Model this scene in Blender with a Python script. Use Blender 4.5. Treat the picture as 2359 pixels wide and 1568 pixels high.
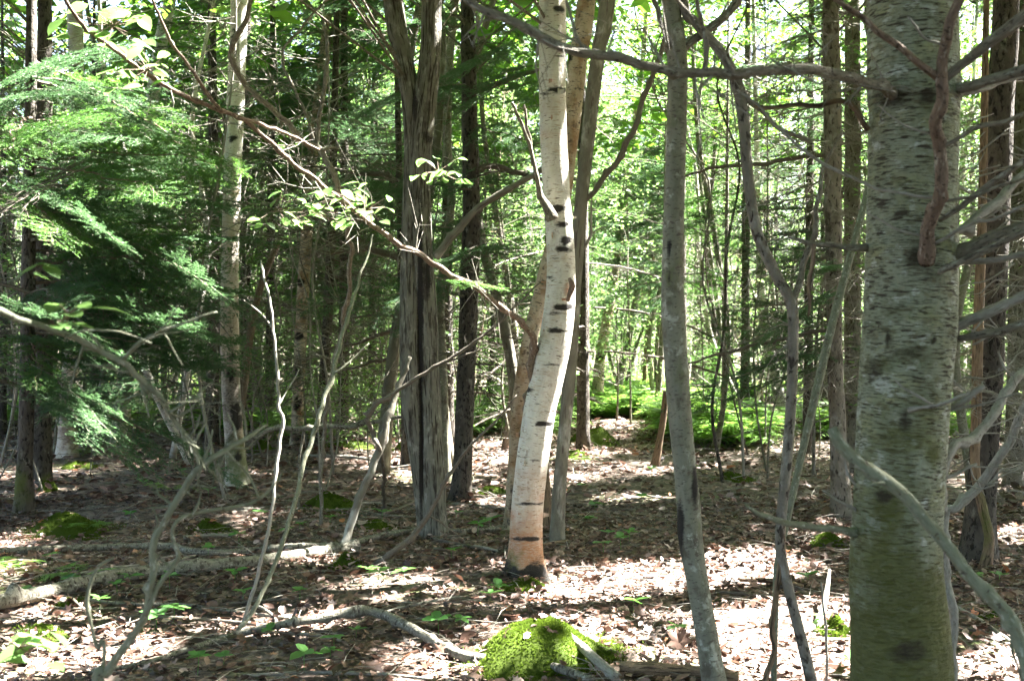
import bpy, math, random
import numpy as np
from mathutils import Vector, Matrix, Euler

rnd = random.Random(7)
rng = np.random.default_rng(7)
sc = bpy.context.scene
for o in list(bpy.data.objects):
    bpy.data.objects.remove(o)

# ------------------------------------------------------------------ camera
W2, H2, FPX, CAMZ = 1179.0, 784.0, 2528.0, 1.5      # picture units used for laying things out: 2358 x 1568
cam_d = bpy.data.cameras.new('camera')
cam = bpy.data.objects.new('camera', cam_d)
sc.collection.objects.link(cam)
cam.location = (0, 0, CAMZ)
cam.rotation_euler = (math.radians(90), 0, 0)
cam_d.sensor_width = 36
cam_d.lens = 36 * FPX / (2 * W2)
cam_d.clip_start = 0.05
cam_d.clip_end = 900
cam_d.dof.use_dof = True
cam_d.dof.focus_distance = 7.0
cam_d.dof.aperture_fstop = 6.0
sc.camera = cam

# ------------------------------------------------------------------ sky and sun
SUN_AZ, SUN_EL = math.radians(66), math.radians(54)   # azimuth from +Y towards +X
SUN = np.array([math.sin(SUN_AZ) * math.cos(SUN_EL), math.cos(SUN_AZ) * math.cos(SUN_EL), math.sin(SUN_EL)])
world = bpy.data.worlds.new('World')
sc.world = world
world.use_nodes = True
wt = world.node_tree
bg = wt.nodes['Background']
sky = wt.nodes.new('ShaderNodeTexSky')
sky.sky_type = 'NISHITA'
sky.sun_disc = False
sky.sun_elevation = SUN_EL
sky.sun_rotation = SUN_AZ
sky.air_density = 1.0
sky.dust_density = 5.0
sky.ozone_density = 1.0
wt.links.new(sky.outputs[0], bg.inputs['Color'])
bg.inputs['Strength'].default_value = 0.05
sun_d = bpy.data.lights.new('sun', 'SUN')
sun_d.energy = 5.0
sun_d.angle = math.radians(0.53)
sun_d.color = (1.0, 0.965, 0.93)
sun = bpy.data.objects.new('sun', sun_d)
sc.collection.objects.link(sun)
sun.rotation_euler = Vector(SUN).to_track_quat('Z', 'Y').to_euler()
sun.location = (20, 10, 30)
sc.view_settings.view_transform = 'Standard'
sc.view_settings.look = 'None'
sc.view_settings.exposure = 4.8
sc.view_settings.gamma = 1.0
sc.view_settings.use_curve_mapping = False
sc.cycles.max_bounces = 5
sc.cycles.diffuse_bounces = 3
sc.cycles.glossy_bounces = 2
sc.cycles.transmission_bounces = 4
sc.cycles.use_adaptive_sampling = True
sc.cycles.adaptive_threshold = 0.02
sc.cycles.use_denoising = True
sc.cycles.sample_clamp_indirect = 0.6
sc.cycles.caustics_reflective = False
sc.cycles.caustics_refractive = False

# ------------------------------------------------------------------ numeric helpers
def vnoise(P, seed=0):
    """value noise in [-1, 1] at the points P (n,3)"""
    P = np.asarray(P, float)
    I = np.floor(P).astype(np.int64)
    F = P - I
    F = F * F * (3 - 2 * F)
    def h(i, j, k):
        n = (i * 374761393 + j * 668265263 + k * 2147483647 + seed * 1274126177) & 0xFFFFFFFF
        n = ((n ^ (n >> 13)) * 1274126177) & 0xFFFFFFFF
        n = ((n ^ (n >> 16)) * 2246822519) & 0xFFFFFFFF
        return ((n ^ (n >> 15)) & 0xFFFF) / 32767.5 - 1.0
    x, y, z = I[:, 0], I[:, 1], I[:, 2]
    u, v, w = F[:, 0], F[:, 1], F[:, 2]
    r = 0
    for dx in (0, 1):
        for dy in (0, 1):
            for dz in (0, 1):
                r = r + h(x + dx, y + dy, z + dz) * (u if dx else 1 - u) * (v if dy else 1 - v) * (w if dz else 1 - w)
    return r

def fbm(P, seed=0, oct=3):
    P = np.asarray(P, float)
    a, r = 1.0, 0
    for i in range(oct):
        r = r + a * vnoise(P, seed + i * 17)
        P = P * 2.03
        a *= 0.5
    return r / 1.75

def gh(x, y):
    """height of the ground"""
    x = np.atleast_1d(np.asarray(x, float)); y = np.atleast_1d(np.asarray(y, float))
    P = np.stack([x, y, x * 0], 1)
    h = 0.11 * fbm(P * 0.5, 3) + 0.035 * fbm(P * 2.0, 9, 2)
    h = h + 0.25 * np.clip((y - 16) / 30, 0, 1) * vnoise(P * 0.11, 21)
    return h

def gz(x, y):
    return float(gh(x, y)[0])

def at(px, py, d):
    return np.array([(px - W2) / FPX * d, d, CAMZ - (py - H2) / FPX * d])

def gpt(px, py):
    """the ground point seen at that place in the picture"""
    d = CAMZ * FPX / (py - H2)
    for _ in range(8):
        x = (px - W2) / FPX * d
        d = (CAMZ - gz(x, d)) * FPX / (py - H2)
    x = (px - W2) / FPX * d
    return np.array([x, d, gz(x, d)])

def proj(V):
    V = np.atleast_2d(V)
    y = np.maximum(V[:, 1], 0.05)
    return W2 + V[:, 0] / y * FPX, H2 - (V[:, 2] - CAMZ) / y * FPX

def smooth(a, b, x):
    t = np.clip((x - a) / (b - a), 0, 1)
    return t * t * (3 - 2 * t)

def resample(K, step, coarse=None):
    """Catmull-Rom through the rows of K (x, y, z, r ...), about STEP apart"""
    K = np.asarray(K, float)
    if len(K) == 2:
        n = max(2, int(np.linalg.norm(K[1, :3] - K[0, :3]) / step) + 1)
        t = np.linspace(0, 1, n)[:, None]
        return K[0] * (1 - t) + K[1] * t
    E = np.vstack([2 * K[0] - K[1], K, 2 * K[-1] - K[-2]])
    out = []
    for i in range(1, len(E) - 2):
        p0, p1, p2, p3 = E[i - 1], E[i], E[i + 1], E[i + 2]
        n = max(1, int(math.ceil(np.linalg.norm(p2[:3] - p1[:3]) / (step if coarse is None or p1[2] < coarse else 0.25))))
        t = (np.arange(n) / n)[:, None]
        out.append(0.5 * (2 * p1 + (p2 - p0) * t + (2 * p0 - 5 * p1 + 4 * p2 - p3) * t ** 2 + (3 * p1 - p0 - 3 * p2 + p3) * t ** 3))
    out.append(K[-1:])
    R = np.vstack(out)
    R[:, 3] = np.maximum(R[:, 3], 0.0006)
    return R

# ------------------------------------------------------------------ mesh helpers
class MB:
    """collects vertices, faces and the two surface attributes; build() links them as one mesh object"""
    def __init__(self):
        self.V, self.F, self.B, self.M, self.T, self.n = [], [], [], [], [], 0
    def add(self, V, F, mat=0, bk=None, mk=None, tint=None):
        V = np.asarray(V, float)
        if len(V) == 0:
            return
        self.V.append(V)
        for f in (F if isinstance(F, list) else [F]):
            if len(f):
                self.F.append((np.asarray(f, int) + self.n, mat))
        self.B.append(V if bk is None else bk)
        self.M.append(np.zeros((len(V), 4)) if mk is None else mk)
        self.T.append(np.full(len(V), 0.5) if tint is None else tint)
        self.n += len(V)
    def mesh(self, name, mats, base=(0, 0, 0), smooth=True):
        V = np.vstack(self.V) - np.asarray(base, float)
        me = bpy.data.meshes.new(name)
        me.vertices.add(len(V))
        me.vertices.foreach_set('co', V.astype(np.float32).ravel())
        nl = sum(f.size for f, _ in self.F)
        npoly = sum(len(f) for f, _ in self.F)
        me.loops.add(nl)
        me.loops.foreach_set('vertex_index', np.concatenate([f.ravel() for f, _ in self.F]).astype(np.int32))
        me.polygons.add(npoly)
        tot = np.concatenate([np.full(len(f), f.shape[1]) for f, _ in self.F])
        st = np.concatenate([[0], np.cumsum(tot)[:-1]])
        me.polygons.foreach_set('loop_start', st.astype(np.int32))
        me.polygons.foreach_set('loop_total', tot.astype(np.int32))
        me.polygons.foreach_set('material_index', np.concatenate([np.full(len(f), m) for f, m in self.F]).astype(np.int32))
        me.polygons.foreach_set('use_smooth', np.full(npoly, smooth))
        for m in mats:
            me.materials.append(m)
        a = me.attributes.new('bk', 'FLOAT_VECTOR', 'POINT')
        a.data.foreach_set('vector', np.vstack(self.B).astype(np.float32).ravel())
        a = me.attributes.new('mk', 'FLOAT_COLOR', 'POINT')
        a.data.foreach_set('color', np.vstack(self.M).astype(np.float32).ravel())
        a = me.attributes.new('tint', 'FLOAT', 'POINT')
        a.data.foreach_set('value', np.concatenate(self.T).astype(np.float32))
        me.update(calc_edges=True)
        return me
    def build(self, name, mats, parent=None, base=None, smooth=True):
        if base is None:
            base = tuple(parent.location) if parent is not None else (0, 0, 0)
        o = bpy.data.objects.new(name, self.mesh(name, mats, base, smooth))
        sc.collection.objects.link(o)
        if parent is not None:
            o.parent = parent
        else:
            o.location = base
        return o

def thing(name, label, cat, loc, group=None):
    o = bpy.data.objects.new(name, None)
    o.empty_display_size = 0.1
    sc.collection.objects.link(o)
    o.location = tuple(float(v) for v in loc)
    o['label'] = label
    o['category'] = cat
    if group:
        o['group'] = group
    return o

def tag(o, label, cat, group=None):
    o['label'] = label
    o['category'] = cat
    if group:
        o['group'] = group
    return o

def put(name, me, parent, loc, rot=(0, 0, 0), scale=1.0):
    o = bpy.data.objects.new(name, me)
    sc.collection.objects.link(o)
    o.parent = parent
    o.location = loc
    o.rotation_euler = rot
    o.scale = (scale,) * 3 if not hasattr(scale, '__len__') else scale
    return o

def tube(K, sides=8, seed=0, bump=0.0, step=0.06, flare=None, cap=True, s0=0.0, bfreq=9.0, raw=False, knots=0.0, coarse=None, wob=0.0):
    """tube along the rows (x, y, z, r); returns V, faces, bark coordinates"""
    C = np.asarray(K, float) if raw else resample(K, step, coarse)
    P, R = C[:, :3], C[:, 3]
    n = len(P)
    if wob:
        sw = np.concatenate([[0], np.cumsum(np.linalg.norm(np.diff(P, axis=0), axis=1))])
        fr = 0.16 / (R + 0.004)
        ph = np.cumsum(np.gradient(sw) * np.clip(fr, 2, 22))
        P = P + np.column_stack([fbm(np.column_stack([ph, ph * 0 + 3.1 * k + seed, ph * 0]), seed + k, 2) for k in range(3)]) * (wob * (R + 0.002))[:, None]
    T = np.gradient(P, axis=0)
    T /= np.linalg.norm(T, axis=1)[:, None] + 1e-12
    ref = np.array([0.0, -1.0, 0.0]) if abs(T[0, 1]) < 0.9 else np.array([1.0, 0, 0])
    N = np.zeros_like(P)
    v = ref - T[0] * ref.dot(T[0])
    N[0] = v / np.linalg.norm(v)
    for i in range(1, n):
        v = N[i - 1] - T[i] * N[i - 1].dot(T[i])
        N[i] = v / (np.linalg.norm(v) + 1e-12)
    Bn = np.cross(T, N)
    S = s0 + np.concatenate([[0], np.cumsum(np.linalg.norm(np.diff(P, axis=0), axis=1))])
    A = np.arange(sides) / sides * 2 * math.pi
    ca, sa = np.cos(A), np.sin(A)
    rr = R[:, None] * np.ones(sides)
    bk = np.stack([R[:, None] * ca, R[:, None] * sa, S[:, None] * np.ones(sides)], 2)
    if bump > 0:
        q = bk.reshape(-1, 3) * [bfreq, bfreq, bfreq * 0.45] + seed * 3.7
        rr = rr * (1 + bump * fbm(q, seed, 3).reshape(n, sides))
    if knots:
        kr = np.random.default_rng(seed + 900)
        for sk in kr.uniform(S[0], S[-1], max(1, int((S[-1] - S[0]) * knots))):
            rr = rr * (1 + kr.uniform(0.08, 0.35) * np.exp(-((S - sk) / (0.6 * R + 0.004)) ** 2))[:, None] ** np.clip(1 + 1.5 * np.cos(A - kr.uniform(0, 6.28)), 0, 2)[None]
    if flare:
        amt, hgt, lobes = flare
        h = S - S[0]
        lob = 0.6 + 0.4 * np.cos(A * lobes + seed)
        lob = lob + 0.25 * np.cos(A * (lobes - 2) + seed * 2.1)
        rr = rr * (1 + amt * np.exp(-h / hgt)[:, None] * lob[None, :])
    V = P[:, None, :] + rr[:, :, None] * (ca[None, :, None] * N[:, None, :] + sa[None, :, None] * Bn[:, None, :])
    V = V.reshape(-1, 3)
    i = np.arange(n - 1)[:, None] * sides
    j = np.arange(sides)[None, :]
    k = (j + 1) % sides
    Q = np.stack([i + j, i + k, i + sides + k, i + sides + j], 2).reshape(-1, 4)
    F = [Q]
    bk = bk.reshape(-1, 3)
    if cap:
        V = np.vstack([V, P[:1], P[-1:]])
        bk = np.vstack([bk, [[0, 0, S[0]]], [[0, 0, S[-1]]]])
        j = np.arange(sides)
        k = (j + 1) % sides
        F.append(np.stack([k, j, j * 0 + n * sides], 1))
        F.append(np.stack([(n - 1) * sides + j, (n - 1) * sides + k, j * 0 + n * sides + 1], 1))
    return V, F, bk

# ------------------------------------------------------------------ materials
def new_mat(name):
    m = bpy.data.materials.new(name)
    m.use_nodes = True
    nt = m.node_tree
    nt.nodes.clear()
    out = nt.nodes.new('ShaderNodeOutputMaterial')
    return m, nt, out

def lk(nt, a, b):
    nt.links.new(a, b)

def attr(nt, name):
    n = nt.nodes.new('ShaderNodeAttribute')
    n.attribute_name = name
    return n

def vmul(nt, v, s):
    n = nt.nodes.new('ShaderNodeVectorMath')
    n.operation = 'MULTIPLY'
    lk(nt, v, n.inputs[0])
    n.inputs[1].default_value = s
    return n.outputs[0]

def noise(nt, v, scale=1.0, detail=3.0, rough=0.55, dist=0.0):
    n = nt.nodes.new('ShaderNodeTexNoise')
    lk(nt, v, n.inputs['Vector'])
    n.inputs['Scale'].default_value = scale
    n.inputs['Detail'].default_value = detail
    n.inputs['Roughness'].default_value = rough
    n.inputs['Distortion'].default_value = dist
    return n.outputs['Fac']

def ramp(nt, f, stops):
    n = nt.nodes.new('ShaderNodeValToRGB')
    e = n.color_ramp.elements
    while len(e) < len(stops):
        e.new(0.5)
    for q, (p, c) in zip(e, stops):
        q.position = p
        q.color = (c, c, c, 1) if not hasattr(c, '__len__') else (*c, 1)
    lk(nt, f, n.inputs[0])
    return n.outputs[0]

def mixc(nt, f, a, b, mode='MIX'):
    n = nt.nodes.new('ShaderNodeMix')
    n.data_type = 'RGBA'
    n.blend_type = mode
    for s, v in ((n.inputs[0], f), (n.inputs[6], a), (n.inputs[7], b)):
        if hasattr(v, 'links'):
            lk(nt, v, s)
        elif hasattr(v, '__len__'):
            s.default_value = (*v, 1)
        else:
            s.default_value = v
    return n.outputs[2]

def math_(nt, op, a, b):
    n = nt.nodes.new('ShaderNodeMath')
    n.operation = op
    n.use_clamp = True
    for s, v in ((n.inputs[0], a), (n.inputs[1], b)):
        if hasattr(v, 'links'):
            lk(nt, v, s)
        else:
            s.default_value = v
    return n.outputs[0]

def bark(name, c1, c2, patches=(), dash=None, fine=None, crack=None, bump=0.5, rough=0.85, fs=(16, 16, 7), dark=(0.018, 0.015, 0.012), moss=(0.07, 0.085, 0.015), orange=(0.29, 0.13, 0.055)):
    m, nt, out = new_mat(name)
    b = attr(nt, 'bk').outputs['Vector']
    k = nt.nodes.new('ShaderNodeSeparateColor')
    lk(nt, attr(nt, 'mk').outputs['Color'], k.inputs[0])
    col = ramp(nt, noise(nt, vmul(nt, b, fs), 1, 5, 0.65), [(0.3, c1), (0.7, c2)])
    for c, s, lo, hi in patches:
        col = mixc(nt, ramp(nt, noise(nt, vmul(nt, b, s), 1, 4, 0.6), [(lo, 0.0), (hi, 1.0)]), col, c)
    ht = noise(nt, vmul(nt, b, (60, 60, 40)), 1, 4)
    if fine:
        c, s, lo, hi = fine
        f = ramp(nt, noise(nt, vmul(nt, b, s), 1, 3, 0.6, 0.2), [(lo, 0.0), (hi, 1.0)])
        col = mixc(nt, f, col, c)
        ht = math_(nt, 'SUBTRACT', ht, math_(nt, 'MULTIPLY', f, 0.3))
    if dash:
        c, s, lo, hi = dash
        f = ramp(nt, noise(nt, vmul(nt, b, s), 1, 2, 0.5, 0.15), [(lo, 0.0), (hi, 1.0)])
        col = mixc(nt, f, col, c)
        ht = math_(nt, 'SUBTRACT', ht, math_(nt, 'MULTIPLY', f, 0.5))
    if crack:
        c, s, lo, hi = crack
        f = ramp(nt, noise(nt, vmul(nt, b, s), 1, 3, 0.6, 0.3), [(lo, 1.0), (hi, 0.0)])
        col = mixc(nt, f, col, c)
        ht = math_(nt, 'SUBTRACT', ht, math_(nt, 'MULTIPLY', f, 0.7))
    n = noise(nt, vmul(nt, b, (34, 34, 120)), 1, 5, 0.7, 0.3)
    def masked(ch, lo=0.25, wid=0.35):
        return ramp(nt, math_(nt, 'ADD', ch, math_(nt, 'MULTIPLY', math_(nt, 'SUBTRACT', n, 0.46), math_(nt, 'MULTIPLY', ch, 2.2))), [(lo, 0.0), (lo + wid, 1.0)])
    col = mixc(nt, math_(nt, 'MULTIPLY', k.outputs[2], ramp(nt, n, [(0.25, 0.45), (0.6, 1.0)])), col, mixc(nt, n, tuple(v * 0.7 for v in orange), tuple(min(1, v * 1.35) for v in orange)))
    fm = math_(nt, 'MULTIPLY', masked(k.outputs[1], 0.12, 0.55), 0.85)
    col = mixc(nt, fm, col, mixc(nt, n, tuple(v * 0.45 for v in moss), tuple(v * 1.7 for v in moss)))
    col = mixc(nt, masked(k.outputs[0], 0.3), col, dark)
    p = nt.nodes.new('ShaderNodeBsdfPrincipled')
    lk(nt, col, p.inputs['Base Color'])
    p.inputs['Roughness'].default_value = rough
    p.inputs['Specular IOR Level'].default_value = 0.25
    bp = nt.nodes.new('ShaderNodeBump')
    bp.inputs['Strength'].default_value = bump
    bp.inputs['Distance'].default_value = 0.012
    lk(nt, ht, bp.inputs['Height'])
    lk(nt, bp.outputs[0], p.inputs['Normal'])
    lk(nt, p.outputs[0], out.inputs[0])
    return m

def leafmat(name, c1, c2, t1, t2, trans=0.45, spec=0.35, rough=0.45):
    m, nt, out = new_mat(name)
    t = attr(nt, 'tint').outputs['Fac']
    g = nt.nodes.new('ShaderNodeObjectInfo')
    f = math_(nt, 'ADD', math_(nt, 'MULTIPLY', t, 0.75), math_(nt, 'MULTIPLY', g.outputs['Random'], 0.25))
    p = nt.nodes.new('ShaderNodeBsdfPrincipled')
    lk(nt, mixc(nt, f, c1, c2), p.inputs['Base Color'])
    p.inputs['Roughness'].default_value = rough
    p.inputs['Specular IOR Level'].default_value = spec
    tr = nt.nodes.new('ShaderNodeBsdfTranslucent')
    lk(nt, mixc(nt, f, t1, t2), tr.inputs['Color'])
    mx = nt.nodes.new('ShaderNodeMixShader')
    mx.inputs[0].default_value = trans
    lk(nt, p.outputs[0], mx.inputs[1])
    lk(nt, tr.outputs[0], mx.inputs[2])
    lk(nt, mx.outputs[0], out.inputs[0])
    return m

M = {}
M['birch'] = bark('birch_bark', (0.43, 0.415, 0.35), (0.60, 0.585, 0.52),
                  patches=[((0.42, 0.36, 0.26), (5, 5, 7), 0.56, 0.72), ((0.30, 0.27, 0.23), (22, 22, 16), 0.6, 0.72)],
                  fine=((0.30, 0.235, 0.16), (14, 14, 190), 0.57, 0.68), dash=((0.10, 0.075, 0.055), (22, 22, 130), 0.63, 0.70), bump=0.5, rough=0.7)
M['birch_dirty'] = bark('weathered_birch_bark', (0.34, 0.27, 0.19), (0.50, 0.43, 0.33),
                  patches=[((0.24, 0.15, 0.08), (6, 6, 5), 0.47, 0.64), ((0.10, 0.085, 0.065), (14, 14, 12), 0.58, 0.68)],
                  dash=((0.05, 0.04, 0.03), (22, 22, 90), 0.6, 0.68), bump=0.5)
M['maple'] = bark('grey_maple_bark', (0.098, 0.092, 0.068), (0.165, 0.157, 0.12),
                  patches=[((0.29, 0.28, 0.235), (9, 9, 5), 0.55, 0.68), ((0.10, 0.09, 0.07), (11, 11, 4), 0.57, 0.7)],
                  crack=((0.07, 0.055, 0.045), (46, 46, 5), 0.33, 0.42), bump=0.5)
M['smooth_maple'] = bark('pale_smooth_maple_bark', (0.14, 0.138, 0.098), (0.21, 0.207, 0.154),
                  patches=[((0.085, 0.075, 0.052), (12, 12, 9), 0.54, 0.66), ((0.33, 0.335, 0.27), (18, 18, 15), 0.57, 0.66), ((0.13, 0.135, 0.07), (9, 9, 5), 0.58, 0.7)], fine=((0.095, 0.083, 0.06), (40, 40, 110), 0.56, 0.66),
                  dash=((0.11, 0.09, 0.07), (30, 30, 70), 0.64, 0.7), bump=0.35)
M['furrowed'] = bark('furrowed_old_maple_bark', (0.105, 0.10, 0.078), (0.18, 0.172, 0.136),
                  patches=[((0.25, 0.245, 0.205), (14, 14, 8), 0.56, 0.67), ((0.055, 0.048, 0.036), (16, 16, 6), 0.55, 0.66)],
                  crack=((0.03, 0.025, 0.018), (62, 62, 5), 0.38, 0.48), bump=1.0)
M['fir_dark'] = bark('dark_fir_bark', (0.045, 0.038, 0.030), (0.095, 0.082, 0.066),
                  patches=[((0.17, 0.165, 0.135), (13, 13, 9), 0.58, 0.7)],
                  crack=((0.016, 0.013, 0.010), (34, 34, 18), 0.38, 0.47), bump=1.0)
M['fir_grey'] = bark('grey_fir_bark', (0.13, 0.115, 0.09), (0.21, 0.19, 0.155),
                  patches=[((0.27, 0.26, 0.22), (13, 13, 9), 0.55, 0.68), ((0.07, 0.06, 0.045), (10, 10, 7), 0.56, 0.68)],
                  crack=((0.045, 0.036, 0.028), (38, 38, 20), 0.36, 0.44), bump=0.9)
M['big_fir'] = bark('lichened_fir_bark', (0.15, 0.162, 0.105), (0.235, 0.25, 0.178),
                  patches=[((0.22, 0.225, 0.12), (9, 9, 14), 0.5, 0.66), ((0.36, 0.375, 0.32), (20, 20, 30), 0.56, 0.68), ((0.15, 0.145, 0.085), (26, 26, 44), 0.56, 0.68)],
                  fine=((0.085, 0.08, 0.048), (34, 34, 260), 0.52, 0.62), dash=((0.045, 0.038, 0.024), (22, 22, 120), 0.585, 0.66), bump=0.7, moss=(0.058, 0.062, 0.012), dark=(0.03, 0.025, 0.014))
TH = (130, 130, 42)
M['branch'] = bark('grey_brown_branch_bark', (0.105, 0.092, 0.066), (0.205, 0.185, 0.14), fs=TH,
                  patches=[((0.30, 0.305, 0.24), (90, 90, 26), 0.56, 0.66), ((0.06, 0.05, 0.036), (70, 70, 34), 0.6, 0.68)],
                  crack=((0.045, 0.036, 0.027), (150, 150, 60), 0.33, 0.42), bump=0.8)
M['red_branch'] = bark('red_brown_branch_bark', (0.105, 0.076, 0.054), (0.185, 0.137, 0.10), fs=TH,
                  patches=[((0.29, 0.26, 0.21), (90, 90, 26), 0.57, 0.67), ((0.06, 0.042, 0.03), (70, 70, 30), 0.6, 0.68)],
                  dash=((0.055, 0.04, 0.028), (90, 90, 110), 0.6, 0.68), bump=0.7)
M['dead'] = bark('dead_grey_twig', (0.14, 0.13, 0.102), (0.28, 0.265, 0.222), fs=TH, patches=[((0.09, 0.08, 0.062), (90, 90, 22), 0.6, 0.7)], bump=0.5)
M['dead_dark'] = bark('dark_dead_twig', (0.06, 0.05, 0.038), (0.145, 0.128, 0.10), fs=TH, bump=0.5)
M['pole'] = bark('lichened_pale_wood', (0.10, 0.107, 0.068), (0.18, 0.187, 0.13), fs=TH,
                  patches=[((0.12, 0.11, 0.066), (80, 80, 24), 0.56, 0.66), ((0.29, 0.30, 0.24), (100, 100, 40), 0.58, 0.67)],
                  dash=((0.07, 0.06, 0.042), (60, 60, 90), 0.64, 0.7), bump=0.6)
M['log'] = bark('fallen_log_bark', (0.105, 0.098, 0.072), (0.19, 0.182, 0.142), fs=(60, 60, 30),
                  patches=[((0.06, 0.053, 0.037), (30, 30, 30), 0.52, 0.64), ((0.27, 0.268, 0.22), (50, 50, 40), 0.58, 0.68)],
                  dash=((0.05, 0.042, 0.032), (30, 30, 70), 0.57, 0.66), bump=0.7)
M['snag'] = bark('brown_dead_snag', (0.12, 0.08, 0.05), (0.22, 0.16, 0.10), fs=(60, 60, 14), crack=((0.045, 0.03, 0.02), (90, 90, 9), 0.36, 0.46), bump=0.8)

M['leaf_bright'] = leafmat('bright_green_leaf', (0.05, 0.115, 0.028), (0.11, 0.185, 0.055), (0.13, 0.28, 0.06), (0.28, 0.43, 0.13), 0.48, 0.35)
M['leaf_canopy'] = leafmat('canopy_leaf', (0.04, 0.10, 0.016), (0.08, 0.155, 0.025), (0.10, 0.25, 0.02), (0.2, 0.38, 0.04), 0.4, 0.3)
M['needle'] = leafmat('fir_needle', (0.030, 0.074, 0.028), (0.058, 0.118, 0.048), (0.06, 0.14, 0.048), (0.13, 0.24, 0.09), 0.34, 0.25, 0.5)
M['needle_yellow'] = leafmat('yellow_hemlock_needle', (0.034, 0.09, 0.022), (0.068, 0.145, 0.036), (0.08, 0.21, 0.03), (0.16, 0.33, 0.06), 0.36, 0.25, 0.5)  # hemlock needles in a yellower green
M['fern'] = leafmat('fern_green', (0.06, 0.145, 0.028), (0.13, 0.235, 0.05), (0.17, 0.37, 0.05), (0.33, 0.53, 0.10), 0.42, 0.3)
M['herb'] = leafmat('herb_green', (0.05, 0.15, 0.035), (0.09, 0.21, 0.05), (0.12, 0.34, 0.05), (0.2, 0.45, 0.08), 0.4, 0.4)
M['moss'] = leafmat('moss_green', (0.036, 0.058, 0.009), (0.085, 0.122, 0.016), (0.07, 0.13, 0.011), (0.15, 0.235, 0.022), 0.3, 0.1, 0.8)

def litter_mat():
    m, nt, out = new_mat('dry_leaf')
    t = attr(nt, 'tint').outputs['Fac']
    col = ramp(nt, t, [(0.0, (0.03, 0.019, 0.013)), (0.35, (0.10, 0.050, 0.032)), (0.62, (0.215, 0.128, 0.09)), (0.85, (0.43, 0.335, 0.285)), (0.93, (0.48, 0.35, 0.29)), (1.0, (0.43, 0.15, 0.05))])
    n = noise(nt, attr(nt, 'bk').outputs['Vector'], 60, 3)
    col = mixc(nt, 0.5, col, ramp(nt, n, [(0.3, 0.35), (0.7, 1.0)]), 'MULTIPLY')
    p = nt.nodes.new('ShaderNodeBsdfPrincipled')
    lk(nt, col, p.inputs['Base Color'])
    p.inputs['Roughness'].default_value = 0.55
    p.inputs['Specular IOR Level'].default_value = 0.4
    tr = nt.nodes.new('ShaderNodeBsdfTranslucent')
    lk(nt, col, tr.inputs['Color'])
    mx = nt.nodes.new('ShaderNodeMixShader')
    mx.inputs[0].default_value = 0.15
    lk(nt, p.outputs[0], mx.inputs[1]); lk(nt, tr.outputs[0], mx.inputs[2])
    lk(nt, mx.outputs[0], out.inputs[0])
    return m

def ground_mat():
    m, nt, out = new_mat('forest_floor')
    b = attr(nt, 'bk').outputs['Vector']
    v = nt.nodes.new('ShaderNodeTexVoronoi')
    v.inputs['Scale'].default_value = 22
    lk(nt, b, v.inputs['Vector'])
    n = noise(nt, b, 30, 5, 0.7)
    col = ramp(nt, v.outputs['Color'], [(0.1, (0.05, 0.034, 0.024)), (0.5, (0.13, 0.09, 0.062)), (0.9, (0.25, 0.19, 0.15))])
    col = mixc(nt, 0.7, col, ramp(nt, n, [(0.3, 0.3), (0.75, 1.0)]), 'MULTIPLY')
    g = ramp(nt, noise(nt, b, 0.55, 4, 0.6), [(0.53, 0.0), (0.62, 1.0)])
    g = math_(nt, 'MULTIPLY', g, ramp(nt, noise(nt, b, 7, 4, 0.7), [(0.45, 0.0), (0.6, 0.8)]))
    col = mixc(nt, g, col, (0.075, 0.105, 0.016))
    p = nt.nodes.new('ShaderNodeBsdfPrincipled')
    lk(nt, col, p.inputs['Base Color'])
    p.inputs['Roughness'].default_value = 0.9
    bp = nt.nodes.new('ShaderNodeBump')
    bp.inputs['Strength'].default_value = 0.8
    bp.inputs['Distance'].default_value = 0.04
    lk(nt, math_(nt, 'ADD', v.outputs['Distance'], n), bp.inputs['Height'])
    lk(nt, bp.outputs[0], p.inputs['Normal'])
    lk(nt, p.outputs[0], out.inputs[0])
    return m
M['litter'] = litter_mat()
M['ground'] = ground_mat()

# ------------------------------------------------------------------ sun patches on the floor, kept open by leaving out canopy leaves
PATCH = [(1480, 1368, 255, 60), (1700, 1325, 170, 52), (1790, 1420, 150, 70), (1900, 1530, 150, 50), (1700, 1520, 110, 45), (1255, 1440, 180, 42), (1010, 1530, 170, 28),
         (1330, 1500, 90, 40), (640, 1440, 170, 22), (260, 1490, 120, 25), (40, 1430, 70, 22), (900, 1345, 130, 18), (1110, 1045, 100, 40), (900, 1050, 110, 34), (985, 1090, 60, 30),
         (1400, 1085, 130, 22), (1340, 1040, 60, 20), (1720, 1010, 200, 42), (1500, 985, 150, 30), (120, 1085, 130, 22), (300, 1060, 80, 16), (560, 1190, 40, 12), (680, 1300, 90, 10), (2250, 1110, 60, 25), (2300, 1545, 120, 30),
         (1130, 1150, 40, 16), (1250, 1120, 40, 30), (820, 1010, 60, 20), (2330, 1240, 60, 20), (1450, 1150, 70, 10)]

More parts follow.
